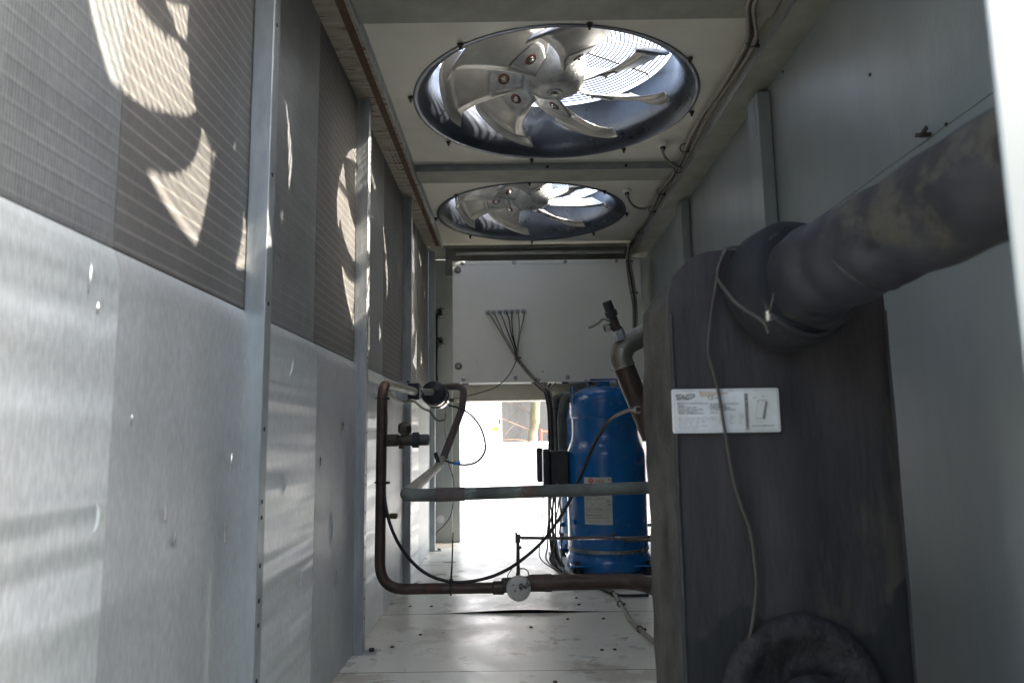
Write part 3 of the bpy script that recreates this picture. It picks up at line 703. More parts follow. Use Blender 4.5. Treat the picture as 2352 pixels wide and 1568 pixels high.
    if with_label:
        # rating plate wrapped round the shell
        a0 = -PI/2; rad = 0.2072
        xc = at(1373.5, 1150, Y=cy-0.205).x - cx; ac = -PI/2 + math.asin(xc/0.206)
        Wl, z0, z1 = 0.143, 0.243, 0.474
        def wrap(u, z, rr=rad): a = ac+(u-0.5)*Wl/0.206; return c+Vector((rr*math.cos(a), rr*math.sin(a), z))
        lb = obj('rating_plate', MB().grid(lambda u, v: wrap(u, z0+(z1-z0)*v), 16, 2), label_white, t)
        H = z1-z0
        def put(mb, s, u, v, size, **kw):       # u, v = lower-left corner in plate units from top-left
            vs, fs = text_geo(s, size, **kw)
            mb.add([wrap(u+p.x/Wl, z1-v*H+p.y, rad+0.0006) for p in vs], fs)
        def rule(mb, u0, v0, u1, v1, w_=0.0006):
            n = 10 if u1 > u0 else 1
            for i in range(n):
                ua, ub = u0+(u1-u0)*i/n, u0+(u1-u0)*(i+1)/n
                du = w_/Wl if u1 == u0 else 0; dv = w_ if u1 > u0 else 0
                mb.add([wrap(ua, z1-v0*H, rad+0.0005), wrap(ub+du, z1-v0*H, rad+0.0005), wrap(ub+du, z1-v1*H-dv, rad+0.0005), wrap(ua, z1-v1*H-dv, rad+0.0005)], [(0, 1, 2, 3)])
        red = MB(); put(red, 'TRANE', 0.42, 0.105, 0.0135, bold=0.0005, shear=0.25, width=0.048)
        put(red, 'CAUTION', 0.03, 0.715, 0.0062, bold=0.0001); put(red, 'ATTENTION', 0.03, 0.752, 0.0062, bold=0.0001)
        ring = []; n = 28
        for k in range(n):
            a = 2*PI*k/n; ring.append((0.27+0.0135*math.cos(a)/Wl, z1-0.075*H+0.0135*math.sin(a)))
        red.add([wrap(u, z, rad+0.0006) for u, z in ring], [tuple(range(n))])
        obj('red_print', red, ink_red, lb, recalc=False)
        wt = MB(); 
        for k in (0,): 
            wt.add([wrap(0.27+x/Wl, z1-0.075*H+z, rad+0.0010) for x, z in ((-0.009, 0.006), (0.008, 0.006), (0.006, 0.003), (0.001, 0.003), (0.001, -0.008), (-0.002, -0.008), (-0.002, 0.003), (-0.007, 0.003))], [tuple(range(8))])
        obj('emblem_mark', wt, label_white, lb, recalc=False)
        bk = MB()
        put(bk, 'LUBRICANT:', 0.03, 0.675, 0.0070); put(bk, 'POE ESTER OIL', 0.31, 0.678, 0.0078, bold=0.0002); put(bk, 'Vol. 6.7L', 0.76, 0.678, 0.0072)
        put(bk, 'REFRIGERANT: R407C R134A', 0.03, 0.815, 0.0072, bold=0.00015)
        put(bk, 'Danfoss', 0.04, 0.872, 0.0095, shear=0.3); put(bk, 'Danfoss Commercial Compressors', 0.25, 0.868, 0.0062, bold=0.0001)
        put(bk, 'RU', 0.83, 0.52, 0.0115, bold=0.0005, shear=-0.2); put(bk, 'CE', 0.83, 0.60, 0.0135, bold=0.0002)
        for (s_, u_, v_) in (('460V 3 ~ 60Hz', 0.05, 0.47), ('400V 3 ~ 50Hz', 0.37, 0.475), ('I A MAX', 0.05, 0.495), ('36A MAX', 0.37, 0.50), ('Serial number', 0.05, 0.445), ('Made in France', 0.52, 0.452),
                            ('P.S.U', 0.05, 0.565), ('TEST', 0.05, 0.59), ('HP side max', 0.22, 0.565), ('LP side max', 0.54, 0.565), ('25 bar 55 C', 0.22, 0.59), ('25 bar 50 C', 0.54, 0.59), ('33 bar', 0.22, 0.615), ('33 bar', 0.54, 0.615),
                            ('The compressor must be connected as in the manual', 0.22, 0.71), ('Le compresseur doit etre raccorde selon la notice', 0.22, 0.745),
                            ('Tested and charged with nitrogen, see instructions before opening', 0.08, 0.94), ('Designed for refrigeration duty', 0.15, 0.965)):
            put(bk, s_, u_, v_, 0.0052)
        for v_ in (0.43, 0.46, 0.535, 0.63, 0.69, 0.785, 0.835, 0.915): rule(bk, 0.02, v_, 0.97, v_)
        rule(bk, 0.49, 0.40, 0.49, 0.46); rule(bk, 0.80, 0.46, 0.80, 0.63); rule(bk, 0.71, 0.40, 0.71, 0.43)
        for k in range(20): rule(bk, 0.06+k*0.021, 0.385, 0.06+k*0.021, 0.412, 0.0008 if k % 3 else 0.0016)
        obj('black_print', bk, ink, lb, recalc=False)
        obj('plate_rivet', MB().cyl(wrap(0.915, z1-0.05*H, rad), wrap(0.915, z1-0.05*H, rad+0.003), 0.0045, n=12), ink_grey, lb)
    return t
CY1 = 3.84
CX1 = at(1388, 960, Y=CY1).x
build_compressor(CX1, CY1, 'near blue compressor with rating plate in front of the opening', True)
build_compressor(CX1-0.015, 4.42, 'far blue compressor mostly hidden behind the near one', False)
# suction pipes arching between the compressors
for (xa_, xb_, yy, lb) in ((1283, 1300, 4.13, 'thick dark green pipe arching down left of the near compressor'), (1262, 1279, 4.38, 'pale grey green pipe arching down behind the cable bundle')):
    x0_ = at(xb_, 1000, Y=yy).x; z1_ = at(1290, 912, Y=yy).z
    pts = fillet([(x0_+0.14, yy+0.05, z1_-0.02), (x0_+0.07, yy, z1_), (x0_-0.0, yy, z1_-0.0), (x0_-0.02, yy, z1_-0.12), (x0_-0.02, yy, 0.45)], 0.06)
    tag(obj('suction_pipe', MB().tube(pts, 0.027, 16), verdigris, base=pts[-1]), lb, 'pipe', 'arched pipes at the compressors')

# cable bundle beside the compressor
bx = [at(1259, 905, Y=4.15), at(1266, 950, Y=4.12), at(1268, 1030, Y=4.08), at(1270, 1120, Y=4.0), at(1268, 1200, Y=3.9), at(1276, 1270, Y=3.78), at(1290, 1300, Y=3.7)]
bnames = ['leftmost', 'second', 'third', 'rear', 'rightmost']
for k in range(5):
    o_ = Vector(((k-2)*0.0085, (k % 2)*0.012, 0))
    top = [at(1228+k*12, 880, Y=4.27), at(1244+k*5, 895, Y=4.22)]
    pts = top + [p+o_+Vector((random.uniform(-1, 1)*0.006*(i > 2), 0, 0)) for i, p in enumerate(bx)]
    cable('power_cable', '%s cable of the bundle dropping from white box past terminal box' % bnames[k], pts, 0.0055, [dark_cable, grey_cable, black_rubber][k % 3], group='cable bundle left of the near compressor')
for y_ in (938, 1002): tie(at(1267, y_, Y=4.115), (0, 0, 1), 0.024, '%s black cable tie round bundle beside the far compressor' % ('upper' if y_ < 960 else 'lower'))
rnd = random.Random(3)
mess_lb = ['black looping wire hanging beside the terminal box', 'grey wire twisting down beside the near compressor foot', 'dark wire crossing low on compressor side', 'pale wire looping above the compressor foot',
           'thin green and dark wire beside terminal box gland', 'black wire lying near the compressor base']
for k in range(6):
    x = 1248+k*7; pts = [at(1262+k*6, 1128, Y=3.78)]
    for yq in (1150, 1185, 1220, 1255, 1285): pts.append(at(x+rnd.uniform(-9, 9), yq, Y=3.72+rnd.uniform(-0.04, 0.04)))
    pts.append(at(1282+k*3, 1312, Y=3.62))
    cable('loose_wire', mess_lb[k], pts, (0.0028, 0.004, 0.0035)[k % 3], [black_rubber, grey_cable, dark_cable][k % 3], group='loose wires below the terminal box')
for k, yy in enumerate((0.02, 0.045)):
    cable('floor_cable', ['grey cable lying on floor along the blue compressor', 'black cable lying on floor beside the compressor feet'][k],
          [at(1268+k*6, 1262, Z=0.012), at(1276+k*6, 1290, Z=0.012), at(1300+k*8, 1312, Z=0.012), at(1345, 1330, Z=0.012), at(1400, 1352, Z=0.012), at(1428, 1390, Z=0.012), at(1450, 1425, Z=0.012), at(1482, 1455, Z=0.012), at(1520, 1490, Z=0.012)] if k == 0 else
          [at(1262, 1268, Z=0.01), at(1274, 1300, Z=0.01), at(1312, 1322, Z=0.01), at(1375, 1350, Z=0.01), at(1420, 1366, Z=0.01), at(1490, 1366, Z=0.01)], 0.008 if k == 0 else 0.006, grey_cable if k == 0 else black_rubber)
for (x, y) in ((1408, 1363), (1424, 1386), (1470, 1444)):
    tie(at(x, y, Z=0.012), (0.5, 1, 0), 0.011, {1408: 'black tie on the floor cable where it leaves the pipe', 1424: 'black tie midway along the grey floor cable', 1470: 'black tie on floor cable beside insulated exchanger'}[x])

# ================================================================== COPPER PIPE WORK
YA = 2.45; RA = 0.0178
xv = at(874.5, 1100, Y=YA).x; zlow = at(1000, 1351, Y=YA).z; ztop = at(876, 882, Y=YA).z
drier = at(996, 903, Y=3.30)
t = thing('copper_riser', 'brown copper pipe rising by the coil wall with bends at both ends', 'pipe', (xv, YA, zlow))
p1 = Vector((xv, YA, ztop)); p0 = Vector((xv, YA, zlow)); pr = at(1138, 1349, Y=YA)
pts = fillet([at(951, 899, Y=3.06), Vector((xv+0.002, YA, ztop+0.005)), p0, pr], 0.085, 14)
i_s = 1 + 8
obj('riser', MB().tube(pts[5:], RA, 20), copper, t)
obj('feed_pipe', MB().tube(pts[:7], RA*0.94, 20), pale_pipe, t)
obj('reducer', MB().lathe([(RA, 0), (RA+0.004, 0.004), (RA+0.004, 0.036), (RA, 0.04)], pr-Vector((0.01, 0, 0)), (1, 0, 0), 24), copper, t)
# large pipe to the exchanger
q0 = at(1226, 1338, Y=YA); q1 = at(1460, 1333, Y=YA)
pb = MB().lathe([(RA, -0.05), (0.021, -0.035), (0.021, -0.022), (0.0275, -0.01), (0.0275, 0.035), (0.0285, 0.036), (0.0285, 0.058), (0.026, 0.060)], q0+Vector((0.0, 0, 0)), (1, 0, 0.0), 24)
obj('expander', pb, copper, t)
obj('outlet_pipe', MB().tube(fillet([q0+Vector((0.05, 0, 0)), q1, q1+Vector((0.12, -0.25, -0.01)), q1+Vector((0.13, -0.8, -0.01))], 0.10), 0.0255, 20), copper, t)
# round white capped valve
vc = at(1191, 1350, Y=YA-0.045)
t = thing('shutoff_valve', 'valve with round chipped white cap on the low brown pipe', 'valve', vc)
obj('cap', MB().lathe([(0.0, 0.022), (0.012, 0.0225), (0.013, 0.019), (0.030, 0.018), (0.0385, 0.012), (0.040, 0.004), (0.040, -0.004), (0.036, -0.010), (0.0, -0.012)], vc, (0.12, -1, -0.05), 40), white_cap, t)
obj('body', MB().cyl(vc+Vector((-0.055, 0.048, 0)), vc+Vector((0.056, 0.048, 0.006)), 0.024, n=20, ch=0.004), bronze, t)
obj('neck', MB().cyl(vc+Vector((0, 0.004, 0)), vc+Vector((0.0, 0.045, 0)), 0.017, n=16), bronze, t)
zst = at(1191, 1236, Y=YA).z
obj('stem', MB().cyl(vc+Vector((0, 0.045, 0.02)), Vector((vc.x, YA, zst)), 0.0058, n=10), bronze, t)
sj = Vector((vc.x, YA, zst))
b = MB(); b.obox(sj, (0.009, 0, 0.001), (0, 0.006, 0), (0, 0, 0.013)); b.cyl(sj+Vector((-0.004, 0, 0.010)), sj+Vector((-0.006, 0, 0.020)), 0.004, n=8); b.cyl(sj+Vector((0.0, 0, -0.03)), sj+Vector((0.012, 0, -0.028)), 0.005, n=8)
obj('tee', b, bronze, t)
b = MB().torus(vc+Vector((0.014, 0.046, 0.034)), (0, 1, 0.15), 0.020, 0.0022, 28, 6); obj('split_ring', b, chrome, t)
cable('capillary_tube', 'thin dark tube running level from valve stem across the blue compressor',
      [sj+Vector((0.005, 0, 0.004)), at(1260, 1234.5, Y=YA), at(1330, 1234, Y=YA), at(1380, 1233, Y=YA), at(1420, 1236, Y=YA), at(1500, 1231, Y=YA)], 0.0042, dusty_copper, 'tube')
cable('capillary_tube', 'second thin tube strapped just below the level dark tube', [sj+Vector((0.01, 0.0, -0.002)), at(1260, 1237, Y=YA+0.004), at(1360, 1238.5, Y=YA+0.004), at(1430, 1233, Y=YA+0.004), at(1500, 1237, Y=YA+0.004)], 0.0026, chrome, 'tube')
cable('tag_wire', 'thin bent wire looped from the stem to the white cap', [at(1187, 1289, Y=YA), at(1176, 1305, Y=YA-0.01), at(1166, 1322, Y=YA-0.02), at(1170, 1336, Y=YA-0.05), at(1180, 1343, Y=YA-0.069)], 0.0016, bronze, 'wire')
for x in (1291, 1410): tie(at(x, 1236, Y=YA), (1, 0, 0), 0.009, '%s black tie on the thin level tube' % ('left' if x < 1300 else 'right'), (0, 0, 1))

# rotalock service valve on the riser
sv = at(880, 1011, Y=YA-0.0)
t = thing('service_valve', 'dark bronze service valve with black cap sticking out of riser', 'valve', sv)
dx = Vector((1, -0.05, 0.0)).normalized()
def L(a): return sv+dx*a
obj('inlet_nut', MB().cyl(L(0.012), L(0.052), 0.0235, n=6, ch=0.003), bronze, t)
obj('body', MB().lathe([(0.016, 0.0), (0.016, 0.01), (0.019, 0.014), (0.019, 0.05), (0.015, 0.056)], L(0.050), dx, 20), bronze, t)
obj('stem_nut', MB().lathe([(0.0, 0.033), (0.012, 0.032), (0.0205, 0.026), (0.0225, 0.016), (0.0225, -0.002), (0.014, -0.006), (0.014, -0.02)], L(0.074)+Vector((0, 0, 0.028)), (0, -0.35, 1), 6), bronze, t)
obj('bleed_nipple', MB().cyl(L(0.062)+Vector((0, 0, -0.016)), L(0.062)+Vector((0, 0, -0.028)), 0.008, n=8), bronze, t)
cp = obj('plastic_cap', MB().lathe([(0.018, 0.0), (0.024, 0.002), (0.0245, 0.024), (0.019, 0.026), (0.019, 0.055), (0.017, 0.058), (0.011, 0.058), (0.010, 0.052), (0, 0.052)], L(0.098), dx, 24), black_plastic, t)
gb = MB()
for k in range(18):
    a = 2*PI*k/18; n_ = Vector((0, math.cos(a), math.sin(a))); gb.obox(L(0.111)+n_*0.0248, dx*0.010, n_*0.0012, dx.cross(n_)*0.0018)
obj('grip_ribs', gb, black_plastic, cp)
sc = at(884, 1184, Y=YA-0.004)
t = thing('charging_port', 'small brass capped charging port low on the brown riser', 'valve', sc)
obj('port_stub', MB().cyl(sc, sc+Vector((0.022, -0.006, 0)), 0.006, n=12), bronze, t)
obj('brass_cap', MB().cyl(sc+Vector((0.018, -0.005, 0)), sc+Vector((0.042, -0.011, 0)), 0.0095, n=12, ch=0.002), brass, t)
for y_, lb in ((915, 'upper black tie round riser and cable below the top bend'), (1108, 'lower black tie round riser and cable above charging port')):
    c = at(875, y_, Y=YA); tie(c, (0.06, 0, 1), RA+0.003, lb)
c = at(1036, 1350, Y=YA)
t = tie(c, (1, 0, 0), RA+0.004, 'black tie with long upright tail on the low horizontal pipe', (0, -0.1, 1))
obj('tail', MB().tube([c+Vector((0, -0.012, 0.018)), at(1038, 1300, Y=YA-0.01), at(1040.5, 1222, Y=YA-0.012)], [0.0032, 0.0028, 0.0022], 6), black_rubber, t)

# black cable hanging in a big arc
pts = [at(883, 905, Y=YA+0.01), at(887, 960, Y=YA+0.012), at(884, 1030, Y=YA+0.015), at(882, 1100, Y=YA+0.012), at(886, 1160, Y=YA-0.02), at(901, 1217, Y=YA-0.03), at(930, 1270, Y=YA-0.03), at(975, 1314, Y=YA-0.03),
       at(1032, 1335, Y=YA-0.03), at(1090, 1333, Y=YA-0.02), at(1150, 1315, Y=YA-0.01), at(1205, 1280, Y=YA), at(1255, 1232, Y=YA), at(1300, 1165, Y=YA), at(1335, 1090, Y=YA-0.05), at(1365, 1020, Y=YA-0.15), at(1400, 966, Y=YA-0.3), at(1440, 943, Y=YA-0.6), at(1466, 940, Y=YA-0.9)]
cable('cable', 'long black cable hanging in a wide arc from riser to the exchanger', pts, 0.0054, black_rubber, n=10)
pe = at(1462, 941, Y=YA-0.86)
tag(obj('cable_clip', MB().box(pe+Vector((-0.005, -0.004, -0.008)), pe+Vector((0.008, 0.004, 0.008))), grey_cable, bevel=0.002, base=pe), 'small grey clip holding the black cable at the exchanger', 'clip')

# filter drier
t = thing('filter_drier', 'black ended steel filter drier canister by left coil wall', 'filter drier', drier)
dd = Vector((0.09, 1, -0.10)).normalized()
obj('end_cap', MB().lathe([(0.018, -0.012), (0.022, -0.004), (0.034, 0.0), (0.052, 0.010), (0.058, 0.024), (0.058, 0.045)], drier-dd*0.03, dd, 40), black_plastic, t)
obj('canister', MB().lathe([(0.056, 0.0), (0.0565, 0.10), (0.052, 0.115), (0.02, 0.128)], drier+dd*0.0151, dd, 40), chrome, t)
obj('band', MB().torus(drier+dd*0.06, dd, 0.058, 0.003, 40, 6), black_rubber, t)
nz = drier+dd*0.09+Vector((0.055, 0, -0.02)); obj('nipple', MB().cyl(nz, nz+Vector((0.022, 0, 0.002)), 0.009, n=6), bronze, t)
bp_ = at(953, 898, Y=3.09)
obj('inlet', MB().cyl(bp_, drier-dd*0.03, 0.0150, n=20), pale_pipe, t)
t = thing('pipe_clamp', 'black block clamp with steel plate holding pipe to third post', 'clamp', bp_)
obj('block', MB().box(bp_+Vector((-0.030, -0.012, -0.034)), bp_+Vector((0.019, 0.012, 0.034))), black_plastic, t, bevel=0.004)
obj('plate', MB().box(bp_+Vector((-0.085, 0.0125, -0.045)), bp_+Vector((-0.020, 0.017, 0.045))), galv_worn, t)
obj('side_plate', MB().box(bp_+Vector((0.0195, -0.013, -0.034)), bp_+Vector((0.024, 0.013, 0.034))), galv, t)
for s_ in (-1, 1): obj('bolt', MB().cyl(bp_+Vector((-0.030, 0.012, s_*0.041)), bp_+Vector((-0.030, 0.0, s_*0.041)), 0.006, n=6), bronze, t)
cable('sensor_cable', 'grey sensor cable strapped under feed pipe and looping below the drier',
      [at(890, 897, Y=2.6), at(906, 915, Y=2.75), at(925, 922, Y=2.95), at(950, 921, Y=3.05), at(962, 930, Y=3.12), at(972, 938, Y=3.16), at(988, 945, Y=3.2), at(1000, 962, Y=3.24), at(1011, 966, Y=3.27), at(1022, 962, Y=3.33), at(1024, 952, Y=3.36)], 0.0052, grey_cable)
tie(at(957, 905, Y=3.09), (0.1, 1, -0.3), 0.024, 'black tie strapping grey sensor cable at the block clamp')

# return pipe: over the drier, down and forward to the level verdigris pipe
t = thing('return_pipe', 'pipe looping from drier down to long level green stained pipe', 'pipe', at(1000, 1136, Y=2.06))
YD = 3.52
a1 = drier+dd*0.13
pA = [a1, at(1022, 889, Y=YD), at(1066, 888, Y=YD), at(1064, 935, Y=YD-0.02), at(1018, 1052, Y=3.35), at(1008, 1066, Y=3.30)]
fa = fillet([at(1020, 889, Y=YD+0.02), at(1067, 886, Y=YD), at(1061, 940, Y=YD-0.03), at(1014, 1062, Y=3.33)], 0.10, 14)
obj('drop_pipe', MB().tube(fa, 0.0176, 20), dusty_copper, t)
fb = fillet([at(1017, 1050, Y=3.34), at(1006, 1073, Y=3.28), at(934, 1129, Y=2.12), at(1000, 1136, Y=2.05)], 0.05, 10)
hz0 = at(1000, 1136, Y=2.05); hz1 = at(1560, 1117, Y=2.05)
fb2 = fillet([at(1016, 1054, Y=3.335), at(1005, 1072, Y=3.27), at(930, 1137, Y=2.05), hz0], 0.07, 12)
obj('bend_pipe', MB().tube(fb2[:-12], 0.0178, 20), pale_pipe, t)
obj('bend_pipe', MB().tube(fb2[-14:], 0.0179, 20), verdigris, t)
obj('coupling', MB().tube([hz0, hz0.lerp(hz1, 0.12)], 0.0195, 20), dusty_copper, t)
obj('level_pipe', MB().tube([hz0.lerp(hz1, 0.10), hz1], 0.0174, 20), verdigris, t)
cw = at(1013, 1063, Y=3.30)
b = MB(); b.obox(cw+Vector((-0.012, -0.022, 0.012)), (0.008, 0, 0.004), (0, 0.006, 0), (-0.012, 0, 0.036)); obj('clip_sleeve', b, black_plastic, t)
cn = at(1017, 1058, Y=3.27)
cable('looping_cable', 'thin black cable looping out right from drier to the drop pipe, blue clip',
      [at(1032, 931, Y=3.45), at(1052, 936, Y=3.38), at(1080, 951, Y=3.3), at(1103, 980, Y=3.25), at(1114, 1015, Y=3.2), at(1112, 1040, Y=3.2), at(1095, 1060, Y=3.2), at(1070, 1067, Y=3.22), at(1045, 1064, Y=3.24), at(1022, 1058, Y=3.26)], 0.0046, black_rubber)
pc = at(1050, 1064, Y=3.235)
b = MB(); b.box(pc+Vector((-0.014, -0.008, -0.006)), pc+Vector((0.014, 0.008, 0.006))); b.box(pc+Vector((-0.013, -0.005, 0.004)), pc+Vector((-0.006, 0.005, 0.012))); b.box(pc+Vector((0.004, -0.005, 0.004)), pc+Vector((0.012, 0.005, 0.014)))
tag(obj('wire_clip', b, blue_clip, bevel=0.001, base=pc), 'tiny bright blue clip on the looping cable', 'clip')
cable('thin_wire', 'thin black wire hanging from drier down the pale rear upright',
      [at(1026, 932, Y=3.9), at(1022, 960, Y=4.1), at(1025, 1010, Y=4.3), at(1030, 1060, Y=4.5), at(1040, 1095, Y=4.57), at(1042, 1130, Y=4.57), at(1036, 1180, Y=4.57), at(1020, 1205, Y=4.57), at(1005, 1220, Y=4.57), at(998, 1235, Y=4.57)], 0.003, black_rubber, 'wire')

# discharge elbow, valve at the upper right (behind the exchanger)
YE = 3.05
el = at(1432, 815, Y=YE)
t = thing('discharge_pipe', 'bright steel elbow and dark brown pipe beside insulated exchanger', 'pipe', el)
Pd = [at(1560, 735, Y=YE), at(1440, 790, Y=YE), at(1432, 850, Y=YE), at(1462, 925, Y=YE), at(1500, 1010, Y=YE)]
fd = fillet([at(1545, 740, Y=YE), at(1415, 800, Y=YE), at(1500, 1005, Y=YE)], 0.09, 16)
n_ = len(fd)
obj('elbow', MB().tube(fd[:n_-3]+[fd[-2].lerp(fd[-1], 0.02)], 0.047, 28), dull_steel, t)
obj('down_pipe', MB().tube([fd[-2], fd[-1]], [0.046, 0.046], 28), copper, t)
obj('weld_bead', MB().torus(fd[-2], (fd[-1]-fd[-2]), 0.047, 0.0035, 36, 6), dull_steel, t)
obj('weld_bead', MB().torus(fd[8], (fd[9]-fd[7]), 0.047, 0.003, 36, 6), dull_steel, t)
v0 = at(1425, 775, Y=YE-0.03); v1 = at(1393, 692, Y=YE-0.06); vd = (v1-v0).normalized()
t = thing('relief_valve', 'grey angle valve with black knurled cap above the steel elbow', 'valve', v0)
vl = (v1-v0).length
obj('nut', MB().cyl(v0-vd*0.01, v0+vd*0.035, 0.026, n=6, ch=0.003), galv_worn, t)
obj('body', MB().lathe([(0.022, 0), (0.022, 0.012), (0.018, 0.015), (0.018, 0.06)], v0+vd*0.032, vd, 20), bronze, t)
cpv = obj('plastic_cap', MB().lathe([(0.020, 0.0), (0.026, 0.003), (0.027, 0.026), (0.021, 0.028), (0.0205, 0.068), (0.018, 0.071), (0.0, 0.071)], v0+vd*(vl-0.071), vd, 24), black_plastic, t)
sd_ = Vector((-0.93, -0.1, -0.25)).normalized()
obj('side_port', MB().cyl(v0+vd*0.055, v0+vd*0.055+sd_*0.052, 0.015, n=16, ch=0.002), bronze, t)
obj('nose_nut', MB().cyl(v0+vd*0.055+sd_*0.03, v0+vd*0.055+sd_*0.05, 0.019, n=6, ch=0.002), galv_worn, t)
cable('sensor_probe', 'short grey probe wire sticking out left of the angle valve', [at(1400, 738, Y=YE-0.06), at(1385, 733, Y=YE-0.07), at(1375, 742, Y=YE-0.07), at(1362, 749, Y=YE-0.07), at(1352, 753, Y=YE-0.07)], 0.005, grey_cable, 'wire')

# ================================================================== PLATE HEAT EXCHANGER
X0, X1, YF, YK = at(1550, 1000, Y=1.15).x, 0.605, 1.15, 1.425
ZT = at(1700, 573, Y=1.15).z
def exch():
    t = thing('heat_exchanger', 'tall plate heat exchanger wrapped in worn black foam insulation', 'heat exchanger', ((X0+X1)/2, (YF+YK)/2, 0))
    rc = 0.085; z0 = 0.03
    def outline(n=10):
        pts = []
        for (cx, cz, a0) in ((X1-rc, ZT-rc, 0), (X0+rc, ZT-rc, 90), (X0+rc, z0+rc, 180), (X1-rc, z0+rc, 270)):
            for k in range(n+1): a = R(a0+90*k/n); pts.append((cx+rc*math.cos(a), cz+rc*math.sin(a)))
        # densify straight runs
        out = []
        for i in range(len(pts)):
            p, q = Vector(pts[i]), Vector(pts[(i+1) % len(pts)]); m = max(1, int((q-p).length/0.02))
            for k in range(m): out.append(p.lerp(q, k/m))
        return out
    ol = outline(); cx, cz = (X0+X1)/2, (z0+ZT)/2
    # side jacket
    b = MB(); ny = 14; n = len(ol)
    for j in range(ny+1):
        y = YF+0.010+(YK-YF-0.010)*j/ny
        for p in ol:
            w_ = 0.006*noise.noise((p.x*9, y*9, p.y*9)) + 0.003*noise.noise((p.x*30, y*30, p.y*30))
            rr = Vector((p.x-cx, p.y-cz)); bul = -0.004 - 0.004*math.sin(PI*j/ny)
            if j in (ny//2,): bul -= 0.004
            d = Vector((math.copysign(1, rr.x) if abs(rr.x) > (X1-X0)/2-0.03 else 0, math.copysign(1, rr.y) if abs(rr.y) > (ZT-z0)/2-0.05 else 0))
            b.v.append(Vector((p.x+d.x*(bul+w_), y, p.y+d.y*(bul+w_))))
    for j in range(ny):
        for i in range(n): b.f.append([j*n+i, j*n+(i+1) % n, (j+1)*n+(i+1) % n, (j+1)*n+i])
    b.f.append([ny*n+i for i in range(n)])
    obj('side_jacket', b, insul_side, t, sharp=70)
    # front sheet: filled outline with thickness, gently uneven
    rings = 12
    f = MB()
    for k in range(rings+1):
        s_ = 1-k/(rings+0.0)*0.999
        for p in ol:
            x, z = cx+(p.x-cx)*s_, cz+(p.y-cz)*s_
            y = YF + 0.0035*noise.noise((x*7, z*7, 1.3)) + 0.0015*noise.noise((x*26, z*26, 4)) + (0.003 if k == 0 else 0)
            f.v.append(Vector((x, y, z)))
    for k in range(rings):
        for i in range(n): f.f.append([k*n+i, k*n+(i+1) % n, (k+1)*n+(i+1) % n, (k+1)*n+i])
    base_i = len(f.v)
    for p in ol: f.v.append(Vector((p.x, YF+0.012, p.y)))
    for i in range(n): f.f.append([i, (i+1) % n, base_i+(i+1) % n, base_i+i])
    obj('front_sheet', f, insul, t, sharp=60)
    # torn flaps at the lower left
    fl_ = MB()
    def flap(u, v): return (X0-0.004-0.012*v*math.sin(PI*u)-0.004*noise.noise((u*5, v*5, 0)), YF+0.02+0.20*v, 0.13+0.15*u*(1-0.4*v)+0.012*noise.noise((v*9, 2, 0)))
    fl_.grid(flap, 10, 8); obj('torn_flap', fl_, insul_side, t, solid=0.004)
    # seam strips along the front edges
    s = MB()
    for xx in (X0+0.002, X1-0.002):
        s.tube([(xx, YF-0.001+0.001*math.sin(k), ZT-rc-0.02-(ZT-0.2)*k/20) for k in range(21)], 0.0022, 6)
    obj('edge_seam', s, tape_mat, t)
    return t
ex = exch()
# ports
pc1 = at(1792, 665, Y=YF-0.05)
axis = Vector((0.13, -1, 0.02)).normalized()
def bumpy(mb, amp, fr):
    for v in mb.v: v += Vector((noise.noise(v*fr), noise.noise(v*fr+Vector((9, 0, 0))), noise.noise(v*fr+Vector((0, 9, 0)))))*amp
    return mb
tt_ = thing('insulated_pipe', 'thick taped black insulated pipe rising from exchanger to the doorway', 'pipe', (pc1.x, YF, pc1.z))
c0 = Vector((at(1800, 655, Y=YF).x, YF+0.01, at(1800, 665, Y=YF).z))
obj('collar', bumpy(MB().lathe([(0.101, 0.0), (0.104, 0.004), (0.101, 0.048), (0.094, 0.062), (0.080, 0.068), (0.0, 0.070)], c0, (0.25, -1, 0.10), 64), 0.005, 14), insul, tt_, sharp=50)
e0 = at(1866, 632, Y=1.075); e1 = at(2080, 520, Y=0.90); e2 = at(2305, 402, Y=0.745); e3 = e2+(e2-e1)*0.9
sp = smooth([c0+Vector((0.03, -0.03, -0.01)), e0, e0.lerp(e1, 0.4), e1, e2, e3], 14)
rad = [0.074-0.006*min(1, i/30)+0.0012*math.sin(i*0.7) for i in range(len(sp))]
obj('wrapped_pipe', bumpy(MB().tube(sp, rad, 48), 0.0022, 11), tape_mat, tt_, sharp=60)
# overlapping tape edge and torn spot
def on_tube(i, a, off=0.0):
    T = (sp[min(i+1, len(sp)-1)]-sp[max(i-1, 0)]).normalized(); side = T.cross(Vector((0, 0, 1))).normalized(); up = side.cross(T)
    return sp[i] + (side*math.cos(a)+up*math.sin(a))*(rad[i]+off)
n_t = len(sp)
for (a_, amp, ph, nm) in ((PI+0.35, 0.18, 0.0, 'tape_edge'), (PI-0.55, 0.25, 1.7, 'tape_edge')):
    pass
def ring_on(i, off, tilt):
    out = []
    for k in range(49):
        a = 2*PI*k/48; j = min(max(i+int(round(tilt*math.sin(a))), 0), len(sp)-1)
        out.append(on_tube(i, a, off)+ (sp[min(i+1, len(sp)-1)]-sp[i])*tilt*math.sin(a))
    return out
for i_, tl in ((33, -2.5),):
    if i_ < n_t-2: obj('tape_edge', bumpy(MB().tube(ring_on(i_, -0.0005, tl), 0.0028, 6), 0.0015, 30), tape_mat, tt_)
seam = [on_tube(i, R(178)+0.30*math.sin(i*0.23), 0.001) for i in range(8, n_t-4)]
obj('tape_edge', MB().tube(seam, 0.0035, 6), tape_mat, tt_)
tear = MB()
tc_ = on_tube(20, R(172), 0.002)
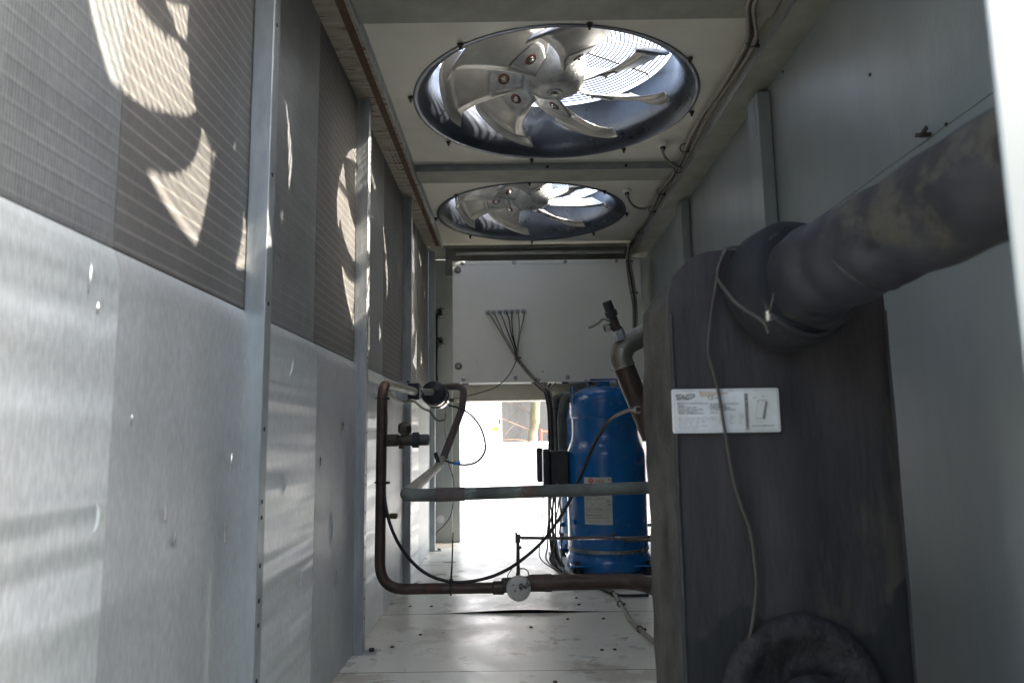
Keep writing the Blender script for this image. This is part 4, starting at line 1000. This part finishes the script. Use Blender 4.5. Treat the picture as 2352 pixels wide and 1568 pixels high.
tear.grid(lambda u, v: tc_+Vector(((u-0.5)*0.020, -0.003*math.sin(PI*u)*math.sin(PI*v), (v-0.5)*0.050+0.004*noise.noise((u*4, v*4, 0)))), 6, 8)
obj('torn_spot', bumpy(tear, 0.004, 60), M('exposed_yellow_foam', (0.11, 0.09, 0.035), (0.03, 0.028, 0.02), (0.9, 0.9), scale=60), tt_, solid=0.003)
obj('collar_rim', bumpy(MB().torus(c0+Vector((0.25, -1, 0.10)).normalized()*0.060, (0.25, -1, 0.10), 0.083, 0.005, 64, 8), 0.007, 16), tape_mat, tt_)
# collar sealing bead of yellowed glue
gl = [c0+Vector((0.105*math.cos(a), -0.003, 0.105*math.sin(a))) for a in [R(185+5*k) for k in range(23)]]
obj('glue_bead', bumpy(MB().tube(gl, 0.0045, 8), 0.003, 30), M('yellowed_glue', (0.12, 0.115, 0.05), (0.07, 0.07, 0.04), (0.5, 0.7), scale=30), tt_)
crack_mat = M('cracked_foam', (0.022, 0.024, 0.026), (0.007, 0.008, 0.009), (0.7, 0.9), scale=26, bump=0.9, bscale=45)
# lower port collar
c2 = Vector((at(1842, 1590, Y=YF).x, YF+0.006, at(1842, 1600, Y=YF).z))
t = thing('port_collar', 'round cracked foam collar low on the exchanger front, picture bottom', 'collar', c2)
obj('outer_roll', bumpy(MB().lathe([(0.120, 0.0), (0.123, 0.012), (0.118, 0.026), (0.104, 0.034), (0.088, 0.028), (0.080, 0.016), (0.0, 0.012)], c2, (0, -1, 0.05), 64), 0.006, 12), crack_mat, t, sharp=60)
obj('inner_roll', bumpy(MB().lathe([(0.062, 0.01), (0.066, 0.03), (0.058, 0.048), (0.040, 0.052), (0.0, 0.045)], c2+Vector((0.01, 0, -0.03)), (0, -1, 0.05), 48), 0.004, 18), crack_mat, t, sharp=60)
# capillary down the front
wl = [(1705, 566), (1668, 572), (1655, 600), (1645, 650), (1636, 705), (1628, 770), (1627, 810), (1640, 860), (1651, 905), (1660, 960), (1668, 1010), (1684, 1100), (1702, 1160), (1722, 1215), (1733, 1290), (1737, 1350), (1728, 1430), (1712, 1500), (1698, 1570), (1690, 1640)]
cable('sensor_wire', 'long grey brown wire hanging down the front of black exchanger', [at(x, y, Y=YF-0.012) for x, y in wl], 0.0024, dark_cable, n=8)
wl2 = [(1668, 575), (1655, 600), (1647, 632), (1655, 652), (1685, 690), (1710, 710), (1740, 728), (1758, 745), (1765, 765)]
yw = [YF-0.014, YF-0.02, YF-0.03, YF-0.05, YF-0.075, YF-0.085, YF-0.09, YF-0.092, YF-0.092]
cable('sensor_wire', 'short grey wire draped round the collar of the insulated pipe', [at(x, y, Y=q-0.02) for (x, y), q in zip(wl2, yw)], 0.0026, dark_cable)
pl_ = at(1766, 727, Y=YF-0.12)
tag(obj('wire_connector', MB().cyl(pl_+Vector((0, 0, 0.008)), pl_-Vector((0, 0, 0.006)), 0.0055, n=10), chrome, base=pl_), 'small pinkish metal crimp where wires meet on the collar', 'connector')
cable('pull_wire', 'short dark wire from the pipe tape to the crimp', [at(1777, 672, Y=YF-0.14), at(1772, 700, Y=YF-0.135), at(1766, 727, Y=YF-0.12)], 0.0020, dark_cable, 'wire')

# exchanger label
lx0, lx1 = at(1543, 943, Y=YF).x, at(1787, 940, Y=YF).x
LW = lx1-lx0; LH = LW*0.408; lz1 = at(1665, 893, Y=YF).z; ly = YF-0.0065
t_l = thing('information_plate', 'white rectangular information plate stuck on black exchanger front', 'label plate', (lx0, ly, lz1-LH))
def rrect(mb, x0, z0, x1, z1, r, y, n=5):
    pts = []
    for cx, cz, a0 in ((x1-r, z1-r, 0), (x0+r, z1-r, 90), (x0+r, z0+r, 180), (x1-r, z0+r, 270)):
        for k in range(n+1): a = R(a0+90*k/n); pts.append((cx+r*math.cos(a), cz+r*math.sin(a)))
    m = len(pts); mb.add([(x, y, z) for x, z in pts]+[(x, y+0.0045, z) for x, z in pts], [tuple(range(m)), tuple(reversed(range(m, 2*m)))]+[(i, (i+1) % m, m+(i+1) % m, m+i) for i in range(m)])
obj('plate', (lambda b: (rrect(b, lx0, lz1-LH, lx1, lz1, 0.003, ly), b)[1])(MB()), label_cool, t_l)
U = LW/2060.0       # plate units from the close view (2060 wide)
def lp(u, v, e=0.0006): return Vector((lx0+u*U, ly-e, lz1-v*U))
def ltext(mb, s, u, v, h, **kw):
    if 'width' in kw: kw['width'] *= U
    vs, fs = text_geo(s, h*U*1.38, **kw); mb.add([lp(u, v)+Vector((p.x, 0, p.y)) for p in vs], fs)
def lrect(mb, u0, v0, u1, v1): mb.add([lp(u0, v0), lp(u1, v0), lp(u1, v1), lp(u0, v1)], [(0, 3, 2, 1)])
br_ = MB()
for (u0, v0, u1, v1) in ((35, 33, 2030, 38), (35, 800, 2030, 805), (35, 33, 40, 805), (2025, 33, 2030, 805), (545, 35, 553, 95), (1100, 0, 1106, 60), (1150, 0, 1156, 60)): lrect(br_, u0, v0, u1, v1)
obj('border_print', br_, ink_brown, t_l, recalc=False)
lg = MB()
st = 19*U
def stroke(pts): lg.tube([lp(u, v, 0.0004) for u, v in pts], st*0.5, 5)
stroke([(175, 105), (90, 105), (75, 120), (75, 135), (90, 150), (160, 150), (172, 162), (172, 172), (160, 188), (75, 188)])
stroke([(200, 105), (200, 175), (212, 188), (230, 180), (230, 110), (232, 175), (250, 188), (262, 175), (290, 105), (345, 105)])
stroke([(300, 147), (345, 147)]); stroke([(345, 105), (425, 105), (430, 120), (430, 138), (420, 150), (375, 150), (375, 188)]); stroke([(265, 188), (350, 188)])
obj('logo_print', lg, ink, t_l, recalc=False)
bk = MB()
ltext(bk, 'A DOVER COMPANY', 80, 225, 16, width=220)
for s, u, v, w_ in (('Made in Switzerland', 90, 285, 590), ('Type', 90, 325, 115), ('SWEP Item No', 95, 362, 370), ('Customer Item No', 95, 402, 490), ('Serial Number', 95, 440, 390), ('Year of Manufact.', 95, 480, 520),
                    (': DV400H-76/1P-SC-S', 690, 305, 580), (': 012131-003', 690, 343, 340), (': 2403082-005', 690, 378, 420), (': 2110A7483000256', 690, 415, 520), (': 2011', 690, 470, 160)):
    ltext(bk, s, u, v, 30, width=w_, bold=0.00003)
for i, s in enumerate(('Max work.temp. "TS" C, Alt.1 (Alt.2)  :', 'Max work.press. "PS" Bar, Alt.1 (Alt.2) :', 'Test pressure     (PT)   Bar', 'Volume   (V)     L', 'Min work. temp. (TS) :  -196 C', 'Fluid group 1 and 2')):
    ltext(bk, s, 100, 560+i*40, 21, width=(770, 790, 520, 380, 560, 360)[i])
for j, (h_, a_) in enumerate((('Prim', ('155(225)', '31(27)', '50', '9.336')), ('Sec', ('155(225)', '20(25)', '50', '10.707')), ('Prim2', ('155(225)', '31(27)', '50', '9.336')))):
    ltext(bk, h_, 890+190*j, 505, 24)
    for i, s in enumerate(a_): ltext(bk, s, 890+190*j, 545+i*42, 21)
ltext(bk, 'CE', 680, 205, 80, width=120); ltext(bk, '0409', 820, 185, 30, bold=0.00006)
ltext(bk, 'RoHS COMPLIANT', 1510, 735, 30, width=430, bold=0.00003); ltext(bk, 'PRIM', 1730, 165, 20); ltext(bk, 'PRIM', 1560, 190, 20)
obj('black_print', bk, ink, t_l, recalc=False)
bc = MB(); rb = random.Random(5); v = 100
while v < 780:
    h_ = rb.choice((6, 9, 14, 22)); lrect(bc, 1390, v, 1460, v+h_); v += h_+rb.choice((3, 4, 6))
obj('bar_code', bc, ink_grey, t_l, recalc=False)
dg_ = MB()
lrect(dg_, 1760, 205, 1766, 210)
dg_.add([lp(u, v) for u, v in ((1780, 215), (1840, 270), (1770, 600), (1715, 580), (1795, 260))], [(0, 4, 3, 2, 1)])
for (a, b2) in (((1645, 260), (1590, 580)), ((1645, 260), (1670, 225)), ((1670, 225), (1780, 215)), ((1590, 580), (1610, 640)), ((1610, 640), (1680, 655)), ((1680, 655), (1770, 600)), ((1715, 300), (1680, 350)), ((1715, 300), (1740, 350)), ((1610, 575), (1700, 570))):
    dg_.tube([lp(*a, 0.0002), lp(*b2, 0.0002)], 2.2*U, 4)
for (u, v_) in ((1665, 250), (1735, 240), (1640, 590), (1690, 585)): dg_.torus(lp(u, v_, 0.0002), (0, 1, 0), 16*U, 3*U, 14, 4)
obj('diagram_print', dg_, ink_grey, t_l, recalc=False)
tp = MB(); tp.add([lp(520, 45, 0.0003), lp(1090, 70, 0.0003), lp(1080, 95, 0.0003), lp(560, 160, 0.0003)], [(0, 3, 2, 1)])
obj('tape_residue', tp, M('tape_residue', (0.45, 0.38, 0.30), None, (0.5, 0.5)), t_l, recalc=False)

# ================================================================== CEILING CABLES
def rb_path(o): return [(x+o, y) for x, y in ((1727, 2), (1727, 50), (1726, 92), (1700, 140), (1660, 205), (1620, 268), (1590, 320), (1570, 365), (1562, 385), (1545, 412), (1520, 440), (1505, 470), (1490, 500), (1470, 530), (1455, 552))]
def beam_pt(x, y): return at(x, y, X=0.735)
cp_ = []
for x, y in rb_path(0):
    p = at(x, y, Z=ZC-0.040); p.x = min(p.x, 0.752); cp_.append(p)
low = [at(1447, 572, Y=4.24), at(1444, 600, Y=4.24), at(1450, 650, Y=4.24), at(1457, 700, Y=4.24), at(1459, 760, Y=4.24)]
for k in range(3):
    o_ = Vector(((k-1)*0.011, 0, (k % 2)*0.008))
    pts = [cp_[0]-Vector((0, 0.2, 0))] + cp_ + low
    cable('ceiling_cable', ['inner grey cable of bundle along the ceiling beam', 'middle grey cable of bundle along the ceiling beam', 'outer grey cable of bundle along the ceiling beam'][k],
          [p+o_+Vector((0.003*math.sin(i*1.7+k), 0, 0.002*math.sin(i*2.3+k))) for i, p in enumerate(pts)], 0.0062, [grey_cable, dark_cable, grey_cable][k], group='cables along the right ceiling beam')
for j, (x, y) in enumerate(((1727, 95), (1572, 340), (1562, 388), (1518, 440), (1497, 480), (1470, 530))):
    p = at(x, y, Z=ZC-0.040); p.x = min(p.x, 0.752); tie(p, (0.1, 1, 0), 0.018, '%s black tie from the top on the ceiling cable bundle' % ['first', 'second', 'third', 'fourth', 'fifth', 'sixth'][j], (1, 0, -1))
tie(low[1], (0, 0, 1), 0.018, 'black tie on cables at top right corner of control box'); tie(low[2]+Vector((0.01, 0, -0.06)), (0, 0, 1), 0.018, 'black tie on cables down the right side of control box')
for (x, y, pts, lb) in ((1522, 330, ((1521, 345), (1528, 362), (1542, 376), (1565, 387)), 'near fan'), (1440, 436, ((1441, 450), (1449, 467), (1465, 478), (1482, 479), (1497, 474)), 'far fan')):
    c = at(x, y, Z=ZC)
    t = thing('ceiling_gland', 'white cable gland on the ceiling plate beside the %s' % lb, 'cable gland', c)
    obj('nut', MB().lathe([(0.0, -0.016), (0.018, -0.016), (0.021, -0.012), (0.021, 0.0), (0, 0)], c, (0, 0, 1), 20), white_paint, t)
    obj('seal', MB().cyl(c-Vector((0, 0, 0.030)), c-Vector((0, 0, 0.016)), 0.009, 0.012, n=16), black_rubber, t)
    pp = [c-Vector((0, 0, 0.028))]+[at(a, b2, Z=ZC-0.04-0.012*min(i, 2)+0.008*max(0, i-2)) for i, (a, b2) in enumerate(pts)]
    cable('fan_cable', 'grey cable drooping from gland of the %s to the bundle' % lb, pp, 0.0062, grey_cable)

# ================================================================== DOOR POST AT THE RIGHT, CLOSE TO THE CAMERA
dxp = at(2344, 784, Y=0.474).x
t = thing('end_panel', 'white painted end panel close to camera at the right picture edge', 'end panel', (dxp, 0.46, 0))
b = MB(); b.box((dxp, 0.471, 0), (XR+0.03, 0.474, ZC)); obj('panel_face', b, door_paint, t, bevel=0.003)
b = MB(); b.box((dxp+0.060, 0.4745, 0), (dxp+0.063, 0.51, ZC)); obj('return_flange', b, white_paint, t, bevel=0.002)

# ================================================================== OUTSIDE THE REAR OPENING
YO = 6.6
def cabinet(name, x0, x1, ytop, Y, dep, label, seam=None, extra=None):
    a, c = at(x0, 1100, Y=Y), at(x1, 1100, Y=Y); zt_ = at((x0+x1)/2, ytop, Y=Y).z
    t = thing(name, label, 'cabinet', ((a.x+c.x)/2, Y, -0.40))
    b = MB(); b.box((a.x, Y, -0.40), (c.x, Y+dep, zt_)); obj('housing', b, bright_white, t, bevel=0.01)
    if seam:
        z = at((x0+x1)/2, seam, Y=Y).z; s = MB().box((a.x+0.01, Y-0.003, z-0.003), (c.x-0.01, Y-0.0005, z+0.003)); obj('door_gap', s, ink_grey, t)
    return t, a, c, zt_
t, a, c, z_ = cabinet('outdoor_cabinet', 900, 1150, 820, 7.2, 0.9, 'tall overexposed white cabinet outside with small yellow mark')
for y_ in (968, 1047):
    p = at(1147, y_, Y=7.195); obj('hinge', MB().box(p+Vector((-0.012, -0.02, -0.03)), p+Vector((0.014, 0, 0.03))), black_plastic, t)
p = at(1139, 985, Y=7.195); obj('yellow_mark', MB().box(p+Vector((-0.035, -0.003, -0.025)), p+Vector((0.03, 0, 0.025))), yellow, t)
cabinet('outdoor_unit', 985, 1278, 1017, 6.3, 0.8, 'low overexposed white unit outside in front of the tall cabinet', seam=1182)
# added unseen blockers on the camera's side, wall and box: cut skylight, shade ground
b = MB(); b.box((-5, -1.75, -0.40), (1.35, -1.6, 2.3)); tag(obj('added_sky_blocker', b, concrete), 'added unseen dark concrete wall behind the camera, blocking skylight', 'wall')
t = thing('added_shade_block', 'added unseen grey block right of the open doorway, shading the ground', 'light blocker', (2.6, -0.6, -0.40))
b = MB(); b.box((1.6, -1.9, -0.3), (3.6, 0.60, 1.9)); obj('housing', b, wall_paint, t, bevel=0.01)  # body of the added block, keeps sun off the ground by the doorway
b = MB(); b.box((1.55, -1.95, -0.40), (3.65, 0.65, -0.302)); obj('shade_block_base', b, steel_grey, t)
# pale paving right behind the machine
b = MB(); b.box((-3, YB+0.05, -0.399), (4, 6.2, -0.39)); tag(obj('paving', b, yard_mat), kind='structure')
# concrete wall
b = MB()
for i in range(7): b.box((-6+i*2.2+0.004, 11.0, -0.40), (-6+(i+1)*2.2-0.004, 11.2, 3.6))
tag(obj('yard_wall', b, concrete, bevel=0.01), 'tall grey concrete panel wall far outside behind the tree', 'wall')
# tree
tb_ = at(1222, 1017, Y=9.2); tx = at(1227, 960, Y=9.2).x
t = thing('tree', 'bare mossy tree trunk outside in front of the concrete wall', 'tree', (tx, 9.2, -0.4))
path = [(tx-0.12, 9.2, -0.4), (tx-0.05, 9.2, 0.3), (tx-0.01, 9.2, 0.8), (tx+0.02, 9.2, 1.4), (tx-0.01, 9.2, 2.6), (tx+0.10, 9.2, 4.2)]
sp_ = smooth(path, 8)
tr = MB().tube(sp_, [0.068-0.025*i/len(sp_) for i in range(len(sp_))], 16)
for v in tr.v: v += Vector((noise.noise(v*5), noise.noise(v*5+Vector((3, 0, 0))), 0))*0.03
obj('trunk', tr, bark, t)
rt = random.Random(11); crown = MB()
for k in range(16):
    z = rt.uniform(0.5, 3.8); a = rt.uniform(0, 2*PI); l = rt.uniform(0.5, 1.3); p = Vector((tx, 9.2, z))
    d = Vector((math.cos(a), math.sin(a)*0.6, rt.uniform(-0.1, 0.7)))
    pts = [p]; 
    for j in range(5): d = (d+Vector((rt.uniform(-.35, .35), rt.uniform(-.3, .3), rt.uniform(-.2, .3)))).normalized(); pts.append(pts[-1]+d*l/5)
    crown.tube(pts, [0.007*(1-j/6.5) for j in range(6)], 5)
    for j in range(2, 5):
        e = Vector((rt.uniform(-1, 1), rt.uniform(-.6, .6), rt.uniform(-.2, .8))).normalized()*l*0.4; crown.tube([pts[j], pts[j]+e*0.5+Vector((0, 0, .02)), pts[j]+e], [0.003, 0.0025, 0.0015], 4)
obj('crown', crown, twig_mat, t)
# red iron rack
rk = at(1243, 985, Y=8.6)
t = thing('iron_rack', 'rusty red iron rack outside beside the cable bundle', 'rack', (rk.x, 8.6, -0.4))
b = MB()
for dx_ in (0, 0.35): b.cyl((rk.x+dx_, 8.6, -0.4), (rk.x+dx_, 8.6, rk.z), 0.014, n=8)
obj('upright', b, red_iron, t)
b = MB()
for z in (0.0, 0.25, 0.5, rk.z-0.03): b.cyl((rk.x, 8.6, z), (rk.x+0.35, 8.6, z), 0.010, n=8)
obj('rail', b, red_iron, t)
